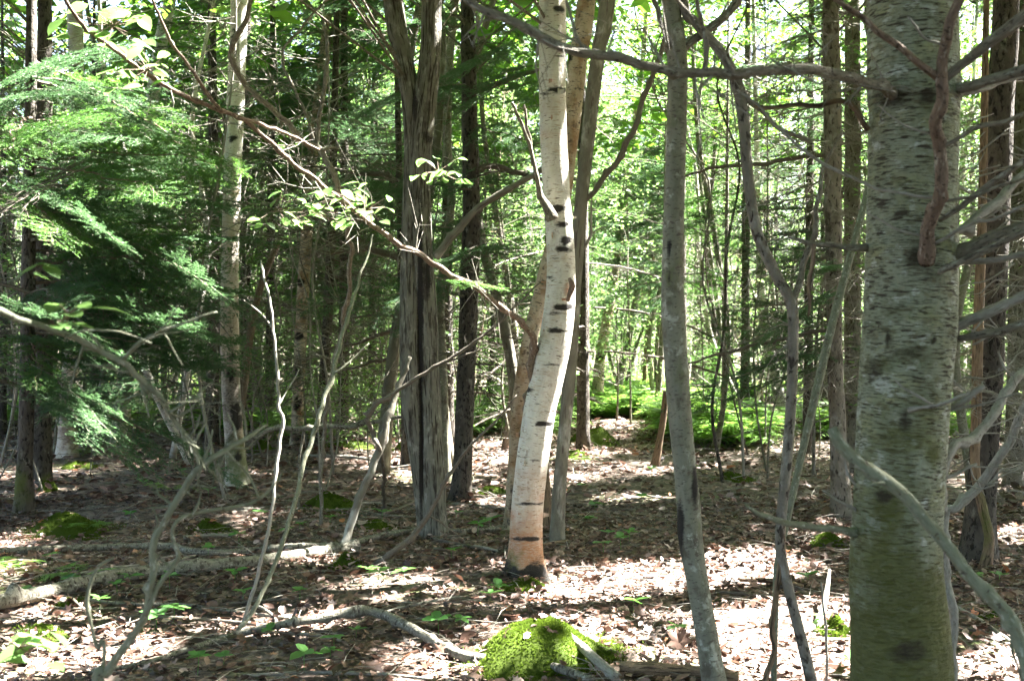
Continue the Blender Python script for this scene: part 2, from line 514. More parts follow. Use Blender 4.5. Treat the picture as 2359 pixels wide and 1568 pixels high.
def lit(g):
    """True where the picture's floor lies in the sun"""
    P = np.column_stack([g[:, 0], g[:, 1], gh(g[:, 0], g[:, 1])])
    px, py = proj(P)
    w = 1 + 0.45 * fbm(np.column_stack([P[:, 0] * 3, P[:, 1] * 3, P[:, 0] * 0]), 5)
    r = np.zeros(len(P), bool)
    for a, b, c, d in PATCH:
        r |= ((px - a) / c) ** 2 + ((py - b) / d) ** 2 < w
    n = fbm(np.column_stack([P[:, 0] * 1.5, P[:, 1] * 1.1, P[:, 0] * 0 + 4]), 31)
    thr = 0.80 - 0.80 * smooth(10, 19, P[:, 1]) * (0.75 + 0.25 * smooth(700, 1150, px))
    e = (P[:, 0] > -8) & (px < 60) & (P[:, 1] > 6.5) & (P[:, 1] < 12) & (n > 0.0)
    for a, b, c in ((-1.86, 1.6, 0.55), (-1.63, 2.15, 0.45), (-3.65, 3.95, 0.7), (-2.47, 5.4, 0.6), (-2.6, 5.2, 0.5)):
        r |= (P[:, 0] - a) ** 2 + (P[:, 1] - b) ** 2 < c * c
    return r | (n > thr) | e

def floor_hit(V):
    t = V[:, 2] / SUN[2]
    return V - SUN * t[:, None]

# ------------------------------------------------------------------ foliage builders
def inst(T, TF, P, X, Y, Z, S):
    """copies of the template T at P with axes X, Y, Z and sizes S, as one vertex and face block"""
    n, k = len(P), len(T)
    S = np.broadcast_to(np.asarray(S, float), (n,)) if np.ndim(S) < 2 else S
    V = P[:, None, :] + S[:, None, None] * (T[None, :, 0:1] * X[:, None, :] + T[None, :, 1:2] * Y[:, None, :] + T[None, :, 2:3] * Z[:, None, :])
    F = [(np.asarray(f)[None] + (np.arange(n) * k)[:, None, None]).reshape(-1, np.asarray(f).shape[1]) for f in TF]
    return V.reshape(-1, 3), F

def frames(D, up, roll):
    """frames with X along D, Z near UP turned by ROLL"""
    X = D / (np.linalg.norm(D, axis=1)[:, None] + 1e-9)
    Y = np.cross(up, X)
    Y /= np.linalg.norm(Y, axis=1)[:, None] + 1e-9
    Z = np.cross(X, Y)
    c, s = np.cos(roll)[:, None], np.sin(roll)[:, None]
    return X, Y * c + Z * s, Z * c - Y * s

LEAF6 = np.array([(0, 0, 0), (0.28, 0.27, 0.06), (0.68, 0.24, 0.03), (1, 0, -0.08), (0.68, -0.24, 0.03), (0.28, -0.27, 0.06)], float)
LEAF6F = [[(0, 3, 2, 1), (0, 5, 4, 3)]]
LEAF4 = np.array([(0, 0, 0), (0.45, 0.32, 0.05), (1, 0, -0.05), (0.45, -0.32, 0.05)], float)
LEAF4F = [[(0, 2, 1), (0, 3, 2)]]

def scatter_leaves(mb, P, size, rng, mat=0, T=LEAF4, TF=LEAF4F, tilt=0.5, dip=0.25):
    n = len(P)
    a = rng.uniform(0, 2 * math.pi, n)
    D = np.column_stack([np.cos(a), np.sin(a), rng.normal(-dip, 0.35, n)])
    X, Y, Z = frames(D, np.array([[0.0, 0, 1]]).repeat(n, 0), rng.normal(0, tilt, n))
    S = size * rng.uniform(0.6, 1.25, n)
    V, F = inst(T, TF, P, X, Y, Z, S)
    mb.add(V, F, mat, tint=np.repeat(rng.uniform(0, 1, n), len(T)))

def twig_tubes(mb, A, B, r0, r1, mat=0, sides=3, sag=0.0):
    """many straight or sagging thin twigs from A to B at once"""
    n = len(A)
    if n == 0:
        return
    D = B - A
    L = np.linalg.norm(D, axis=1)
    X = D / (L[:, None] + 1e-9)
    up = np.where(np.abs(X[:, 2:3]) > 0.9, np.array([[1.0, 0, 0]]), np.array([[0, 0, 1.0]]))
    Y = np.cross(up, X); Y /= np.linalg.norm(Y, axis=1)[:, None] + 1e-9
    Z = np.cross(X, Y)
    r0 = np.broadcast_to(r0, (n,)); r1 = np.broadcast_to(r1, (n,))
    ts = (0.0, 0.5, 1.0)
    rows = []
    for t in ts:
        c = A + D * t
        c = c - np.array([0, 0, 1.0]) * (sag * 4 * t * (1 - t) * L)[:, None]
        r = r0 * (1 - t) + r1 * t
        for j in range(sides):
            q = 2 * math.pi * j / sides
            rows.append(c + (r * math.cos(q))[:, None] * Y + (r * math.sin(q))[:, None] * Z)
    k = len(rows)
    V = np.stack(rows, 1).reshape(-1, 3)
    T = []
    for i in range(len(ts) - 1):
        for j in range(sides):
            T.append((i * sides + j, i * sides + (j + 1) % sides, (i + 1) * sides + (j + 1) % sides, (i + 1) * sides + j))
    F = (np.array(T)[None] + (np.arange(n) * k)[:, None, None]).reshape(-1, 4)
    mb.add(V, [F], mat)

def bough_skeleton(rng, L=1.0, droop=0.12, spread=0.42, step=0.05, sec=True, lift=0.0, irregular=0.3):
    """a flat conifer bough along +X: list of straight twigs (A, B, level)"""
    A, B, lev = [], [], []
    n = int(L / step)
    ts = np.linspace(0, 1, n + 1)
    yo = np.cumsum(rng.normal(0, 0.012, n + 1))
    ax = np.column_stack([ts * L, yo * L, lift * ts * L - droop * L * ts ** 2])
    for i in range(n):
        A.append(ax[i]); B.append(ax[i + 1]); lev.append(0)
    for i in range(max(1, int(n * 0.12)), n + 1):
        t = ts[i]
        for s in (-1, 1):
            if rng.random() < 0.1 + irregular * 0.4:
                continue
            l = L * (spread * (1 - t) ** 0.75 * (0.45 + 0.55 * min(1, t * 4)) + 0.05) * rng.uniform(1 - irregular, 1.1)
            an = math.radians(rng.uniform(42, 64)) * s
            d = np.array([math.cos(an), math.sin(an), rng.normal(-0.06, 0.07)])
            e = ax[i] + d * l
            e[2] -= rng.uniform(0.02, 0.22) * l
            A.append(ax[i].copy()); B.append(e); lev.append(1)
            if sec:
                m = int(l / (step * 0.8))
                for q in range(1, m):
                    u = q / m
                    p = ax[i] * (1 - u) + e * u
                    for s2 in (-1, 1):
                        if rng.random() < 0.2:
                            continue
                        l2 = min(0.11, l * 0.42 * (1 - u) + 0.03) * rng.uniform(0.6, 1.1)
                        a2 = an + math.radians(rng.uniform(38, 55)) * s2
                        d2 = np.array([math.cos(a2), math.sin(a2), rng.normal(-0.1, 0.16)])
                        A.append(p); B.append(p + d2 * l2); lev.append(2)
    return np.array(A), np.array(B), np.array(lev)

NEEDLE = np.array([(0, 0.07, 0), (1, 0, 0), (0, -0.07, 0)], float)

def needles(mb, A, B, rng, spacing=0.006, length=0.017, mat=1, width=1.0):
    L = np.linalg.norm(B - A, axis=1)
    cnt = np.maximum(1, (L / spacing).astype(int))
    idx = np.repeat(np.arange(len(A)), cnt)
    if len(idx) == 0:
        return
    u = rng.random(len(idx))
    P = A[idx] * (1 - u[:, None]) + B[idx] * u[:, None]
    D = (B - A)[idx] / (L[idx][:, None] + 1e-9)
    side = np.cross(D, np.array([0, 0, 1.0]))
    side /= np.linalg.norm(side, axis=1)[:, None] + 1e-9
    s = np.where(rng.random(len(idx)) < 0.5, -1.0, 1.0)
    N = D * rng.uniform(0.3, 0.9, len(idx))[:, None] + side * s[:, None] + np.array([0, 0, 1.0]) * rng.normal(0.12, 0.28, len(idx))[:, None]
    X, Y, Z = frames(N, np.array([[0.0, 0, 1]]).repeat(len(idx), 0), rng.normal(0, 0.7, len(idx)))
    T = NEEDLE * [1, width, 1]
    V, F = inst(T, [[(0, 2, 1)]], P, X, Y, Z, length * rng.uniform(0.7, 1.2, len(idx)))
    mb.add(V, F, mat, tint=np.repeat(np.clip(0.35 + 0.5 * (u - 0.3) + rng.normal(0, 0.2, len(idx)), 0, 1), 3))

def live_bough(seed, L=1.0, spacing=0.006, length=0.017, width=1.0, step=0.05, droop=0.12, spread=0.42, irregular=0.3):
    r = np.random.default_rng(seed)
    A, B, lev = bough_skeleton(r, L, droop, spread, step, True, 0.05, irregular)
    mb = MB()
    rad = np.where(lev == 0, 0.006, np.where(lev == 1, 0.0007, 0.0004)) * L
    if (lev == 0).any():
        x = A[:, 0] / L
        rad = np.where(lev == 0, 0.0085 * L * (1.1 - x), rad)
    q = lev < 2
    twig_tubes(mb, A[q], B[q], rad[q], rad[q] * 0.75, 0)
    q = lev > 0
    needles(mb, A[q], B[q], r, spacing, length, 1, width)
    q = (lev == 0) & (A[:, 0] > 0.5 * L)
    needles(mb, A[q], B[q], r, spacing, length, 1, width)
    return mb

def dead_bough(seed, L=1.0, droop=0.15):
    r = np.random.default_rng(seed)
    A, B, lev = bough_skeleton(r, L, droop, 0.5, 0.07, False, 0.0, 0.75)
    A2, B2 = [], []
    for a, b, l in zip(A, B, lev):
        if l == 1:
            k = int(np.linalg.norm(b - a) / 0.06)
            for q in range(k):
                u = r.uniform(0.15, 1)
                d = (b - a) / np.linalg.norm(b - a)
                d = d + r.normal(0, 0.5, 3)
                p = a * (1 - u) + b * u
                A2.append(p); B2.append(p + d * r.uniform(0.03, 0.13))
    mb = MB()
    rad = np.where(lev == 0, 0.010 * L * (1.12 - A[:, 0] / L), 0.0034)
    twig_tubes(mb, A, B + r.normal(0, 0.004, B.shape), rad, rad * 0.8, 0, sag=0.02)
    if A2:
        twig_tubes(mb, np.array(A2), np.array(B2), 0.0021, 0.0012, 0)
    return mb

LB = [live_bough(100 + i, 2.0, 0.0040, 0.024, 1.6, 0.062, droop=0.08 + 0.05 * i, spread=0.36 + 0.03 * (i % 3)).mesh('live_bough', [M['branch'], M['needle']]) for i in range(5)]
LBY = [live_bough(140 + i, 2.0, 0.0042, 0.024, 1.6, 0.062, droop=0.1 + 0.05 * i, spread=0.4).mesh('yellow_bough', [M['red_branch'], M['needle_yellow']]) for i in range(3)]
BASE_LEN = {m.name: 2.0 for m in LB + LBY}
DB = [dead_bough(200 + i, 1.0, 0.06 + 0.07 * i).mesh('dead_bough', [M['dead']]) for i in range(5)]
DBD = [dead_bough(220 + i, 1.0, 0.06 + 0.07 * i).mesh('dark_dead_bough', [M['dead_dark']]) for i in range(4)]

def put_bough(parent, me, p, az, length, pitch=0.0, roll=0.0, name='bough'):
    b = np.asarray(parent.location)
    return put(name, me, parent, tuple(np.asarray(p) - b), (roll, -pitch, az), length / BASE_LEN.get(me.name, 1.0))

# ------------------------------------------------------------------ a trunk laid out from the picture
def trunk_rows(pts, d, top=None, lean=(0, 0), base_w=None, sink=0.12, taper_top=0.35):
    """pts: (px, py, width px) from the top down to the base at depth d; returns rows base -> top"""
    rows = []
    for q in pts:
        px, py, w = q[:3]
        dd = q[3] if len(q) > 3 else d
        p = at(px, py, dd)
        rows.append([*p, w / FPX * dd / 2])
    rows = rows[::-1]
    x, y, r = rows[0][0], rows[0][1], rows[0][3]
    g = gz(x, y) - sink
    if rows[0][2] > g + 0.02:
        dx = (rows[0][0] - rows[1][0]) / max(0.05, rows[1][2] - rows[0][2])
        h = min(rows[0][2] - g, 0.5)
        rows.insert(0, [x + dx * h, y, g, r * 1.05])
    else:
        rows[0][2] = g
    if top is not None and top > rows[-1][2]:
        a, b = np.array(rows[-2]), np.array(rows[-1])
        s = (b[:2] - a[:2]) / max(0.2, b[2] - a[2])
        h = top - b[2]
        for t in (0.35, 0.7, 1.0):
            rows.append([b[0] + (s[0] * 0.6 + lean[0]) * h * t, b[1] + (s[1] * 0.6 + lean[1]) * h * t, b[2] + h * t, b[3] * (1 - (1 - taper_top) * t)])
    return rows

def paint(V, marks, seed=0, cam_side=True):
    """bark marks given in the picture's units: (px, py, half width, half height, channel, strength)"""
    mk = np.zeros((len(V), 4))
    if not marks:
        return mk
    px, py = proj(V)
    n = fbm(V * [16, 16, 34], seed + 5)
    for a, b, w, h, c, s in marks:
        q = np.sqrt(((px - a) / w) ** 2 + ((py - b) / h) ** 2) + (0.22 if h > 5 * w else 0.75) * n
        mk[:, c] = np.maximum(mk[:, c], s * (1 - smooth(0.0, 1.45, q)))
    return mk

def build_trunk(parent, rows, mat, sides=20, seed=0, bump=0.06, step=0.05, flare=(0.8, 0.15, 5), marks=(), fn=None, name='trunk', bfreq=9.0):
    V, F, bk = tube(rows, sides, seed, bump, step, flare, bfreq=bfreq, coarse=CAMZ + 0.33 * max(0.5, rows[0][1]) + 0.3)
    mk = paint(V, marks, seed)
    if fn is not None:
        fn(V, mk)
    mb = MB()
    mb.add(V, F, 0, bk + [seed * 1.7, seed * 0.9, seed * 2.3], mk)
    return mb.build(name, [M[mat]], parent)

def px_branch(parent, pts, d, mat, name='branch', sides=8, bump=0.05, step=0.04, seed=0, marks=()):
    """a branch through the picture places (px, py, width[, depth])"""
    rows = []
    for q in pts:
        dd = q[3] if len(q) > 3 else d
        rows.append([*at(q[0], q[1], dd), q[2] / FPX * dd / 2])
    V, F, bk = tube(rows, sides, seed, bump * 2, step * 0.6, None, bfreq=70, knots=6, wob=1.1)
    mb = MB()
    mb.add(V, F, 0, bk + [seed * 1.3, seed * 0.7, seed], paint(V, marks, seed))
    return mb.build(name, [M[mat]], parent)

def on_rows(rows, z):
    R = np.asarray(rows)
    i = int(np.clip(np.searchsorted(R[:, 2], z), 1, len(R) - 1))
    t = (z - R[i - 1, 2]) / max(1e-6, R[i, 2] - R[i - 1, 2])
    return R[i - 1] * (1 - t) + R[i] * t

def whorls(parent, rows, z0, z1, n, live, length, seed, az=None, pitch=(-0.4, 0.15), meshes=None, dead=None, keep_lit=True):
    """boughs round a conifer's trunk between two heights"""
    r = random.Random(seed)
    meshes = meshes or LB
    dead = dead or DBD
    for i in range(n):
        z = z0 + (z1 - z0) * (i + r.random()) / n
        p = on_rows(rows, z)
        a = r.uniform(*az) if az else r.uniform(0, 2 * math.pi)
        L = length * r.uniform(0.55, 1.1) * (1.0 if z < 4 else max(0.45, 1.25 - z * 0.065))
        alive = r.random() < live
        if keep_lit:
            m = np.array([[p[0] + math.cos(a) * L * u, p[1] + math.sin(a) * L * u, p[2]] for u in (0.3, 0.6, 0.9)])
            h = floor_hit(m)
            if h[1, 1] < 12 and lit(h).sum() > (0 if alive else 1):
                continue
        me = r.choice(meshes if alive else dead)
        put_bough(parent, me, p[:3], a, L if alive else L * 0.8, r.uniform(*pitch), r.uniform(-0.6, 0.6), 'bough' if alive else 'dead_branch')

def add_twigs(root, pts, d, n, length, mat, seed, lo=0.05, base=None):
    """small forking dead twigs along a branch laid out in the picture"""
    r = np.random.default_rng(seed)
    R = resample(np.array([[*at(q[0], q[1], q[3] if len(q) > 3 else d), q[2]] for q in pts]), 0.05)
    for k in range(n):
        p = R[int(len(R) * r.uniform(lo, 1)) - 1, :3]
        dr = r.normal(0, 1, 3) * [1, 0.6, 1]
        dr /= np.linalg.norm(dr)
        l = length * r.uniform(0.4, 1.3)
        mid = p + dr * l * 0.5 + r.normal(0, 0.06 * l, 3)
        end = p + dr * l + r.normal(0, 0.12 * l, 3)
        mb = MB()
        twig_tubes(mb, np.array([p, mid]), np.array([mid, end]), np.array([0.0032, 0.0022]), np.array([0.0022, 0.0011]), 0, 4)
        m = r.integers(1, 5)
        u = r.uniform(0.2, 0.9, m)[:, None]
        S = p * (1 - u) + end * u
        twig_tubes(mb, S, S + (dr + r.normal(0, 0.7, (m, 3))) * l * r.uniform(0.2, 0.5, (m, 1)), 0.0016, 0.0008, 0, 3)
        mb.build('twig', [M[mat]], root, base)

# ------------------------------------------------------------------ the forest floor
def build_ground():
    u = np.linspace(-1, 1, 161)
    xs = np.sign(u) * (np.abs(u) * 9 + np.abs(u) ** 5 * 170)
    v = np.linspace(0, 1, 201)
    ys = -6 + v * 34 + v ** 6 * 230
    X, Y = np.meshgrid(xs, ys)
    V = np.column_stack([X.ravel(), Y.ravel(), gh(X.ravel(), Y.ravel())])
    i = np.arange(200)[:, None] * 161 + np.arange(160)[None]
    F = np.stack([i, i + 1, i + 162, i + 161], 2).reshape(-1, 4)
    mb = MB()
    mb.add(V, [F], 0)
    o = mb.build('ground', [M['ground']])
    o['kind'] = 'structure'
    o['label'] = 'forest floor covered in brown leaf litter'
build_ground()

# ------------------------------------------------------------------ trees one can tell apart
TREES = []      # (rows, root) of every trunk that may carry canopy

def tree(name, label, cat, pts, d=None, mat='maple', top=12, group=None, **kw):
    if d is None:
        b = gpt(pts[-1][0], pts[-1][1])
        d = float(b[1])
    lean = kw.pop('lean', (0, 0))
    rows = trunk_rows(pts, d, top, lean, taper_top=kw.pop('taper_top', 0.35))
    root = thing(name, label, cat, (rows[0][0], rows[0][1], gz(rows[0][0], rows[0][1])), group)
    canopy = kw.pop('canopy', top is not None and top > 7)
    build_trunk(root, rows, mat, **kw)
    if canopy:
        TREES.append((rows, root))
    return root, rows, d

def foot_moss(V, mk):
    n = fbm(V * [9, 9, 6], 41) * 0.28
    mk[:, 1] = np.maximum(mk[:, 1] * 0.75, 0.8 * (1 - smooth(0.35, 1.45, V[:, 2] + n * 2.8)) + n * 0.5 * (1 - smooth(0.8, 1.8, V[:, 2])))
    mk[:, 1] = np.clip(mk[:, 1], 0, 0.95)

# the big lichened fir at the right
big_marks = [(2050, 225, 60, 30, 0, 0.75), (2150, 215, 45, 28, 0, 0.7), (2120, 592, 62, 30, 0, 0.6), (2020, 605, 60, 14, 0, 0.45), (2150, 640, 48, 26, 0, 0.55), (2110, 360, 40, 10, 0, 0.5),
             (2045, 785, 14, 26, 0, 0.9), (2150, 785, 14, 20, 0, 0.9), (2095, 815, 90, 32, 0, 0.45), (2010, 850, 26, 40, 0, 0.55), (2085, 965, 24, 26, 0, 0.8), (2012, 505, 10, 12, 0, 0.7),
             (2062, 1010, 85, 45, 1, 0.75), (2150, 1045, 24, 30, 1, 0.9), (2030, 840, 40, 26, 1, 0.6), (2035, 1145, 26, 24, 0, 0.7), (2020, 1180, 70, 50, 1, 0.7), (2110, 820, 80, 30, 1, 0.5),
             (2020, 1260, 70, 90, 1, 0.62), (2120, 1390, 55, 40, 1, 0.85), (2030, 1420, 80, 110, 1, 0.7), (2090, 1500, 60, 45, 0, 0.55), (2130, 1470, 40, 60, 1, 0.75), (2060, 1540, 110, 60, 1, 0.8),
             (2140, 250, 30, 20, 1, 0.5), (2060, 420, 60, 25, 1, 0.35), (2100, 720, 90, 25, 1, 0.4), (2070, 1120, 90, 30, 1, 0.4), (2000, 1050, 30, 120, 1, 0.45), (1985, 1300, 20, 260, 1, 0.5)]
T1, R1, D1 = tree('fir_tree', 'thick lichen-mottled grey-green trunk close by on the right, with dead branches', 'tree',
    [(2100, -20, 200), (2106, 200, 197), (2101, 450, 198), (2098, 620, 200), (2090, 800, 206), (2080, 950, 204), (2068, 1150, 200), (2062, 1300, 206), (2072, 1450, 216), (2076, 1600, 226)],
    3.0, 'big_fir', 11, fn=foot_moss, sides=64, seed=1, bump=0.05, step=0.022, marks=big_marks, flare=(0.35, 0.18, 5), bfreq=7)
def B1(pts, mat='branch', seed=0, name='branch', sides=10):
    return px_branch(T1, pts, 3.0, mat, name, sides, 0.06, 0.03, seed)
ARCH = [(2088, 240, 30, 3.0), (2062, 224, 36, 2.93), (2030, 204, 30, 2.87), (1940, 181, 27, 2.78), (1860, 160, 27, 2.7), (1800, 152, 28, 2.66), (1740, 158, 27, 2.62), (1680, 170, 27, 2.6), (1600, 172, 25, 2.58), (1500, 152, 25, 2.55), (1400, 122, 25, 2.52), (1320, 108, 25, 2.5), (1240, 88, 23, 2.5), (1150, 42, 22, 2.5), (1085, 8, 20, 2.5), (1020, -60, 18, 2.5)]
ARCH = [(a, b, w * 0.88, e) for a, b, w, e in ARCH]
arch = B1(ARCH, 'branch', 3, sides=14)
add_twigs(arch, ARCH, 2.6, 26, 0.16, 'dead', 5, 0.1, tuple(T1.location))
B1([(2112, 590, 44, 2.9), (2130, 545, 34, 2.84), (2152, 470, 30, 2.76), (2160, 400, 29, 2.7), (2160, 330, 28, 2.65), (2150, 280, 28, 2.6), (2165, 200, 27, 2.55), (2178, 120, 25, 2.5), (2195, 60, 24, 2.45), (2225, -30, 22, 2.4)], 'red_branch', 4, sides=14)
B1([(2168, 180, 18, 2.54), (2110, 135, 16, 2.5), (2040, 85, 15, 2.46), (1985, 45, 13, 2.43), (1925, -5, 12, 2.4), (1880, -50, 10, 2.38)], 'red_branch', 5)
B1([(2168, 182, 20, 2.56), (2230, 140, 24, 2.52), (2300, 85, 28, 2.48), (2345, 45, 30, 2.44), (2420, -10, 28, 2.4)], 'branch', 6)
B1([(2180, 205, 24, 2.96), (2225, 200, 25, 2.9), (2290, 180, 24, 2.84), (2360, 160, 24, 2.78), (2450, 150, 22, 2.7)], 'branch', 7)
B1([(2175, 225, 16, 3.04), (2250, 205, 15, 3.1), (2310, 188, 14, 3.15), (2400, 175, 12, 3.2)], 'dead', 8)
B1([(2160, 340, 9, 2.66), (2240, 300, 12, 2.6), (2300, 282, 12, 2.56), (2380, 255, 10, 2.5)], 'branch', 9)
B1([(2158, 455, 9, 2.74), (2070, 445, 8, 2.76), (1990, 425, 8, 2.8), (1920, 390, 8, 2.82), (1840, 340, 7, 2.84), (1770, 270, 6, 2.86), (1700, 205, 5, 2.88)], 'dead', 10)
B1([(2150, 470, 7, 2.78), (2240, 452, 8, 2.74), (2310, 425, 8, 2.7), (2380, 400, 6, 2.66)], 'branch', 11)
B1([(2160, 505, 12, 2.82), (2230, 460, 15, 2.76), (2300, 410, 15, 2.7), (2375, 355, 14, 2.64)], 'branch', 12)
B1([(2150, 547, 7, 2.86), (2080, 535, 6, 2.88), (2030, 510, 5, 2.9), (1995, 490, 4, 2.92)], 'dead', 13)
B1([(2155, 560, 8, 2.85), (2230, 520, 9, 2.8), (2300, 500, 8, 2.75), (2370, 470, 7, 2.7)], 'dead', 14)
B1([(2195, 545, 16, 3.05), (2225, 520, 22, 3.1), (2290, 470, 24, 3.15), (2330, 430, 20, 3.2), (2390, 380, 18, 3.25)], 'dead', 15)
B1([(2190, 590, 32, 2.98), (2240, 570, 36, 2.92), (2310, 545, 34, 2.86), (2380, 520, 32, 2.8)], 'branch', 16, sides=12)
B1([(2140, 640, 14, 2.9), (2210, 605, 16, 2.86), (2280, 575, 18, 2.82), (2390, 520, 16, 2.76)], 'branch', 17)
B1([(2205, 600, 16, 2.95), (2280, 595, 15, 2.9), (2390, 575, 15, 2.85)], 'dead', 18)
B1([(2190, 755, 26, 3.0), (2240, 730, 25, 2.98), (2310, 700, 23, 2.95), (2400, 655, 22, 2.92)], 'dead', 19)
B1([(2195, 785, 18, 3.0), (2270, 775, 19, 2.95), (2330, 755, 20, 2.9), (2410, 725, 20, 2.86)], 'branch', 20)
B1([(2000, 575, 18, 3.0), (1960, 570, 14, 2.98), (1910, 566, 12, 2.95), (1868, 560, 11, 2.92), (1820, 548, 7, 2.9)], 'branch', 21)
B1([(1870, 562, 10, 2.92), (1868, 620, 10, 2.92), (1864, 680, 9, 2.92), (1860, 730, 5, 2.92)], 'snag', 22)
B1([(2000, 300, 14, 3.0), (1960, 242, 13, 2.97), (1900, 240, 12, 2.95), (1820, 244, 11, 2.92), (1740, 246, 8, 2.9)], 'snag', 23)
B1([(1975, 1225, 24, 2.98), (1930, 1222, 16, 2.94), (1860, 1208, 16, 2.88), (1800, 1200, 14, 2.82), (1750, 1188, 12, 2.78), (1720, 1163, 6, 2.75)], 'pole', 24)
B1([(2090, 950, 16, 2.9), (2130, 940, 9, 2.85), (2180, 925, 9, 2.8), (2230, 905, 6, 2.78)], 'dead', 25)
B1([(2155, 935, 6, 2.83), (2090, 900, 6, 2.85), (2060, 878, 4, 2.86)], 'dead', 26)
B1([(2170, 945, 10, 3.0), (2210, 925, 14, 2.97), (2265, 890, 13, 2.95)], 'dead', 27)
B1([(2180, 950, 6, 2.95), (2260, 930, 5, 2.9), (2350, 905, 4, 2.85)], 'dead', 28)
B1([(1975, 1120, 7, 3.0), (1955, 1090, 7, 3.0), (1945, 1055, 5, 3.0), (1930, 1000, 4, 3.0)], 'dead', 29)
B1([(1990, 1195, 7, 3.0), (1950, 1165, 7, 2.98), (1895, 1130, 4, 2.95)], 'dead', 30)
B1([(1990, 745, 6, 2.9), (2020, 752, 7, 2.9), (2050, 762, 8, 2.92)], 'pole', 31)
B1([(2160, 1100, 10, 3.0), (2200, 1090, 9, 3.0), (2250, 1070, 6, 3.0)], 'dead', 32)
B1([(2165, 1180, 22, 3.02), (2190, 1040, 22, 3.1), (2230, 1010, 22, 3.2), (2290, 950, 22, 3.3), (2340, 870, 20, 3.4), (2400, 800, 18, 3.5)], 'dead', 33)
B1([(2160, 320, 5, 2.65), (2090, 290, 5, 2.66), (2050, 265, 4, 2.68), (2020, 240, 3, 2.7)], 'dead', 34)
B1([(2180, 120, 6, 2.5), (2130, 85, 6, 2.48), (2090, 40, 4, 2.46)], 'dead', 35)
B1([(1620, 170, 13, 2.58), (1622, 110, 12, 2.56), (1612, 40, 10, 2.54), (1600, -30, 8, 2.5)], 'branch', 36)
B1([(1690, 180, 14, 2.6), (1660, 120, 12, 2.58), (1600, 50, 11, 2.55), (1545, -20, 9, 2.5)], 'branch', 37)
B1([(1350, 115, 9, 2.51), (1320, 60, 8, 2.5), (1300, -20, 7, 2.5)], 'branch', 38)
r_ = random.Random(5)
for k in range(64):      # small side twigs of the right-hand branches
    x, y = r_.uniform(2190, 2345), r_.uniform(230, 1150)
    dx, dy = r_.uniform(40, 170) * r_.choice((-1, 1, 1)), r_.uniform(-110, 90)
    dd = r_.uniform(2.9, 4.2)
    B1([(x, y, 4.2, dd), (x + dx * 0.35, y + dy * 0.35 + r_.uniform(-14, 14), 3.6, dd), (x + dx * 0.7, y + dy * 0.6 + r_.uniform(-14, 14), 3, dd + 0.05), (x + dx, y + dy, 1.8, dd + 0.1)], 'dead', 50 + k, 'twig', 4)

# the white birch in the middle and the stems beside it
def birch_foot(V, mk):
    n = fbm(V * [11, 11, 16], 51) * 0.9
    mk[:, 2] = np.maximum(mk[:, 2], 0.95 * (1 - smooth(0.1, 0.72, V[:, 2] + 0.34 * n)))
    mk[:, 0] = np.maximum(mk[:, 0], 0.6 * (1 - smooth(-0.05, 0.26, V[:, 2] + 0.2 * n)))
bm = [(1284, 207, 30, 8, 0, 0.95), (1258, 216, 40, 6, 0, 0.55), (1285, 24, 20, 11, 0, 0.85), (1272, 484, 44, 14, 0, 0.95), (1262, 500, 30, 12, 0, 0.8), (1298, 516, 26, 8, 0, 0.8), (1302, 552, 18, 12, 0, 0.95), (1294, 574, 24, 9, 0, 0.8), (1296, 708, 26, 9, 0, 1.0), (1284, 722, 34, 6, 0, 0.7),
      (1282, 762, 38, 7, 0, 0.85), (1219, 898, 18, 9, 0, 1.0), (1250, 976, 34, 7, 0, 0.9), (1213, 1160, 44, 5, 0, 0.75), (1205, 1240, 52, 6, 0, 0.9), (1230, 1060, 20, 4, 0, 0.6), (1275, 840, 26, 4, 0, 0.6), (1262, 380, 30, 4, 0, 0.55), (1290, 130, 26, 4, 0, 0.6), (1262, 640, 28, 5, 0, 0.6), (1240, 930, 20, 4, 0, 0.5),
      (1308, 668, 10, 20, 2, 1.0), (1214, 1205, 60, 40, 2, 0.75), (1212, 1290, 75, 62, 2, 1.0), (1212, 1322, 70, 28, 0, 0.85), (1205, 1345, 90, 30, 1, 0.9), (1180, 1310, 30, 40, 1, 0.7),
      (1262, 310, 40, 14, 2, 0.3), (1300, 440, 34, 34, 0, 0.32), (1272, 600, 40, 40, 0, 0.28), (1230, 860, 60, 10, 2, 0.35), (1215, 1100, 60, 24, 2, 0.35), (1240, 690, 40, 30, 0, 0.25), (1262, 790, 50, 30, 0, 0.2), (1275, 250, 40, 20, 2, 0.25)]
T2, R2, D2 = tree('birch_tree', 'white paper birch with black scars and orange foot, centre of the clearing', 'tree',
    [(1272, -20, 62), (1272, 150, 62), (1274, 300, 62), (1282, 450, 62), (1290, 560, 64), (1292, 650, 68), (1282, 760, 74), (1262, 860, 76), (1242, 950, 74), (1226, 1060, 74), (1214, 1180, 74), (1212, 1270, 78), (1214, 1325, 86)],
    None, 'birch', 13, fn=birch_foot, sides=64, seed=2, bump=0.03, step=0.014, marks=bm, flare=(1.3, 0.10, 5))
px_branch(T2, [(1262, 500, 30, 6.95), (1240, 430, 12, 6.9), (1222, 350, 9, 6.85), (1200, 280, 8, 6.8), (1180, 235, 6, 6.75)], 7, 'branch', seed=4)
px_branch(T2, [(1228, 380, 8, 6.86), (1216, 300, 7, 6.84), (1205, 240, 5, 6.8)], 7, 'branch', seed=5)
px_branch(T2, [(1308, 690, 8, 6.95), (1318, 660, 14, 6.9), (1312, 640, 6, 6.9)], 7, 'red_branch', 'bark_curl', seed=6)
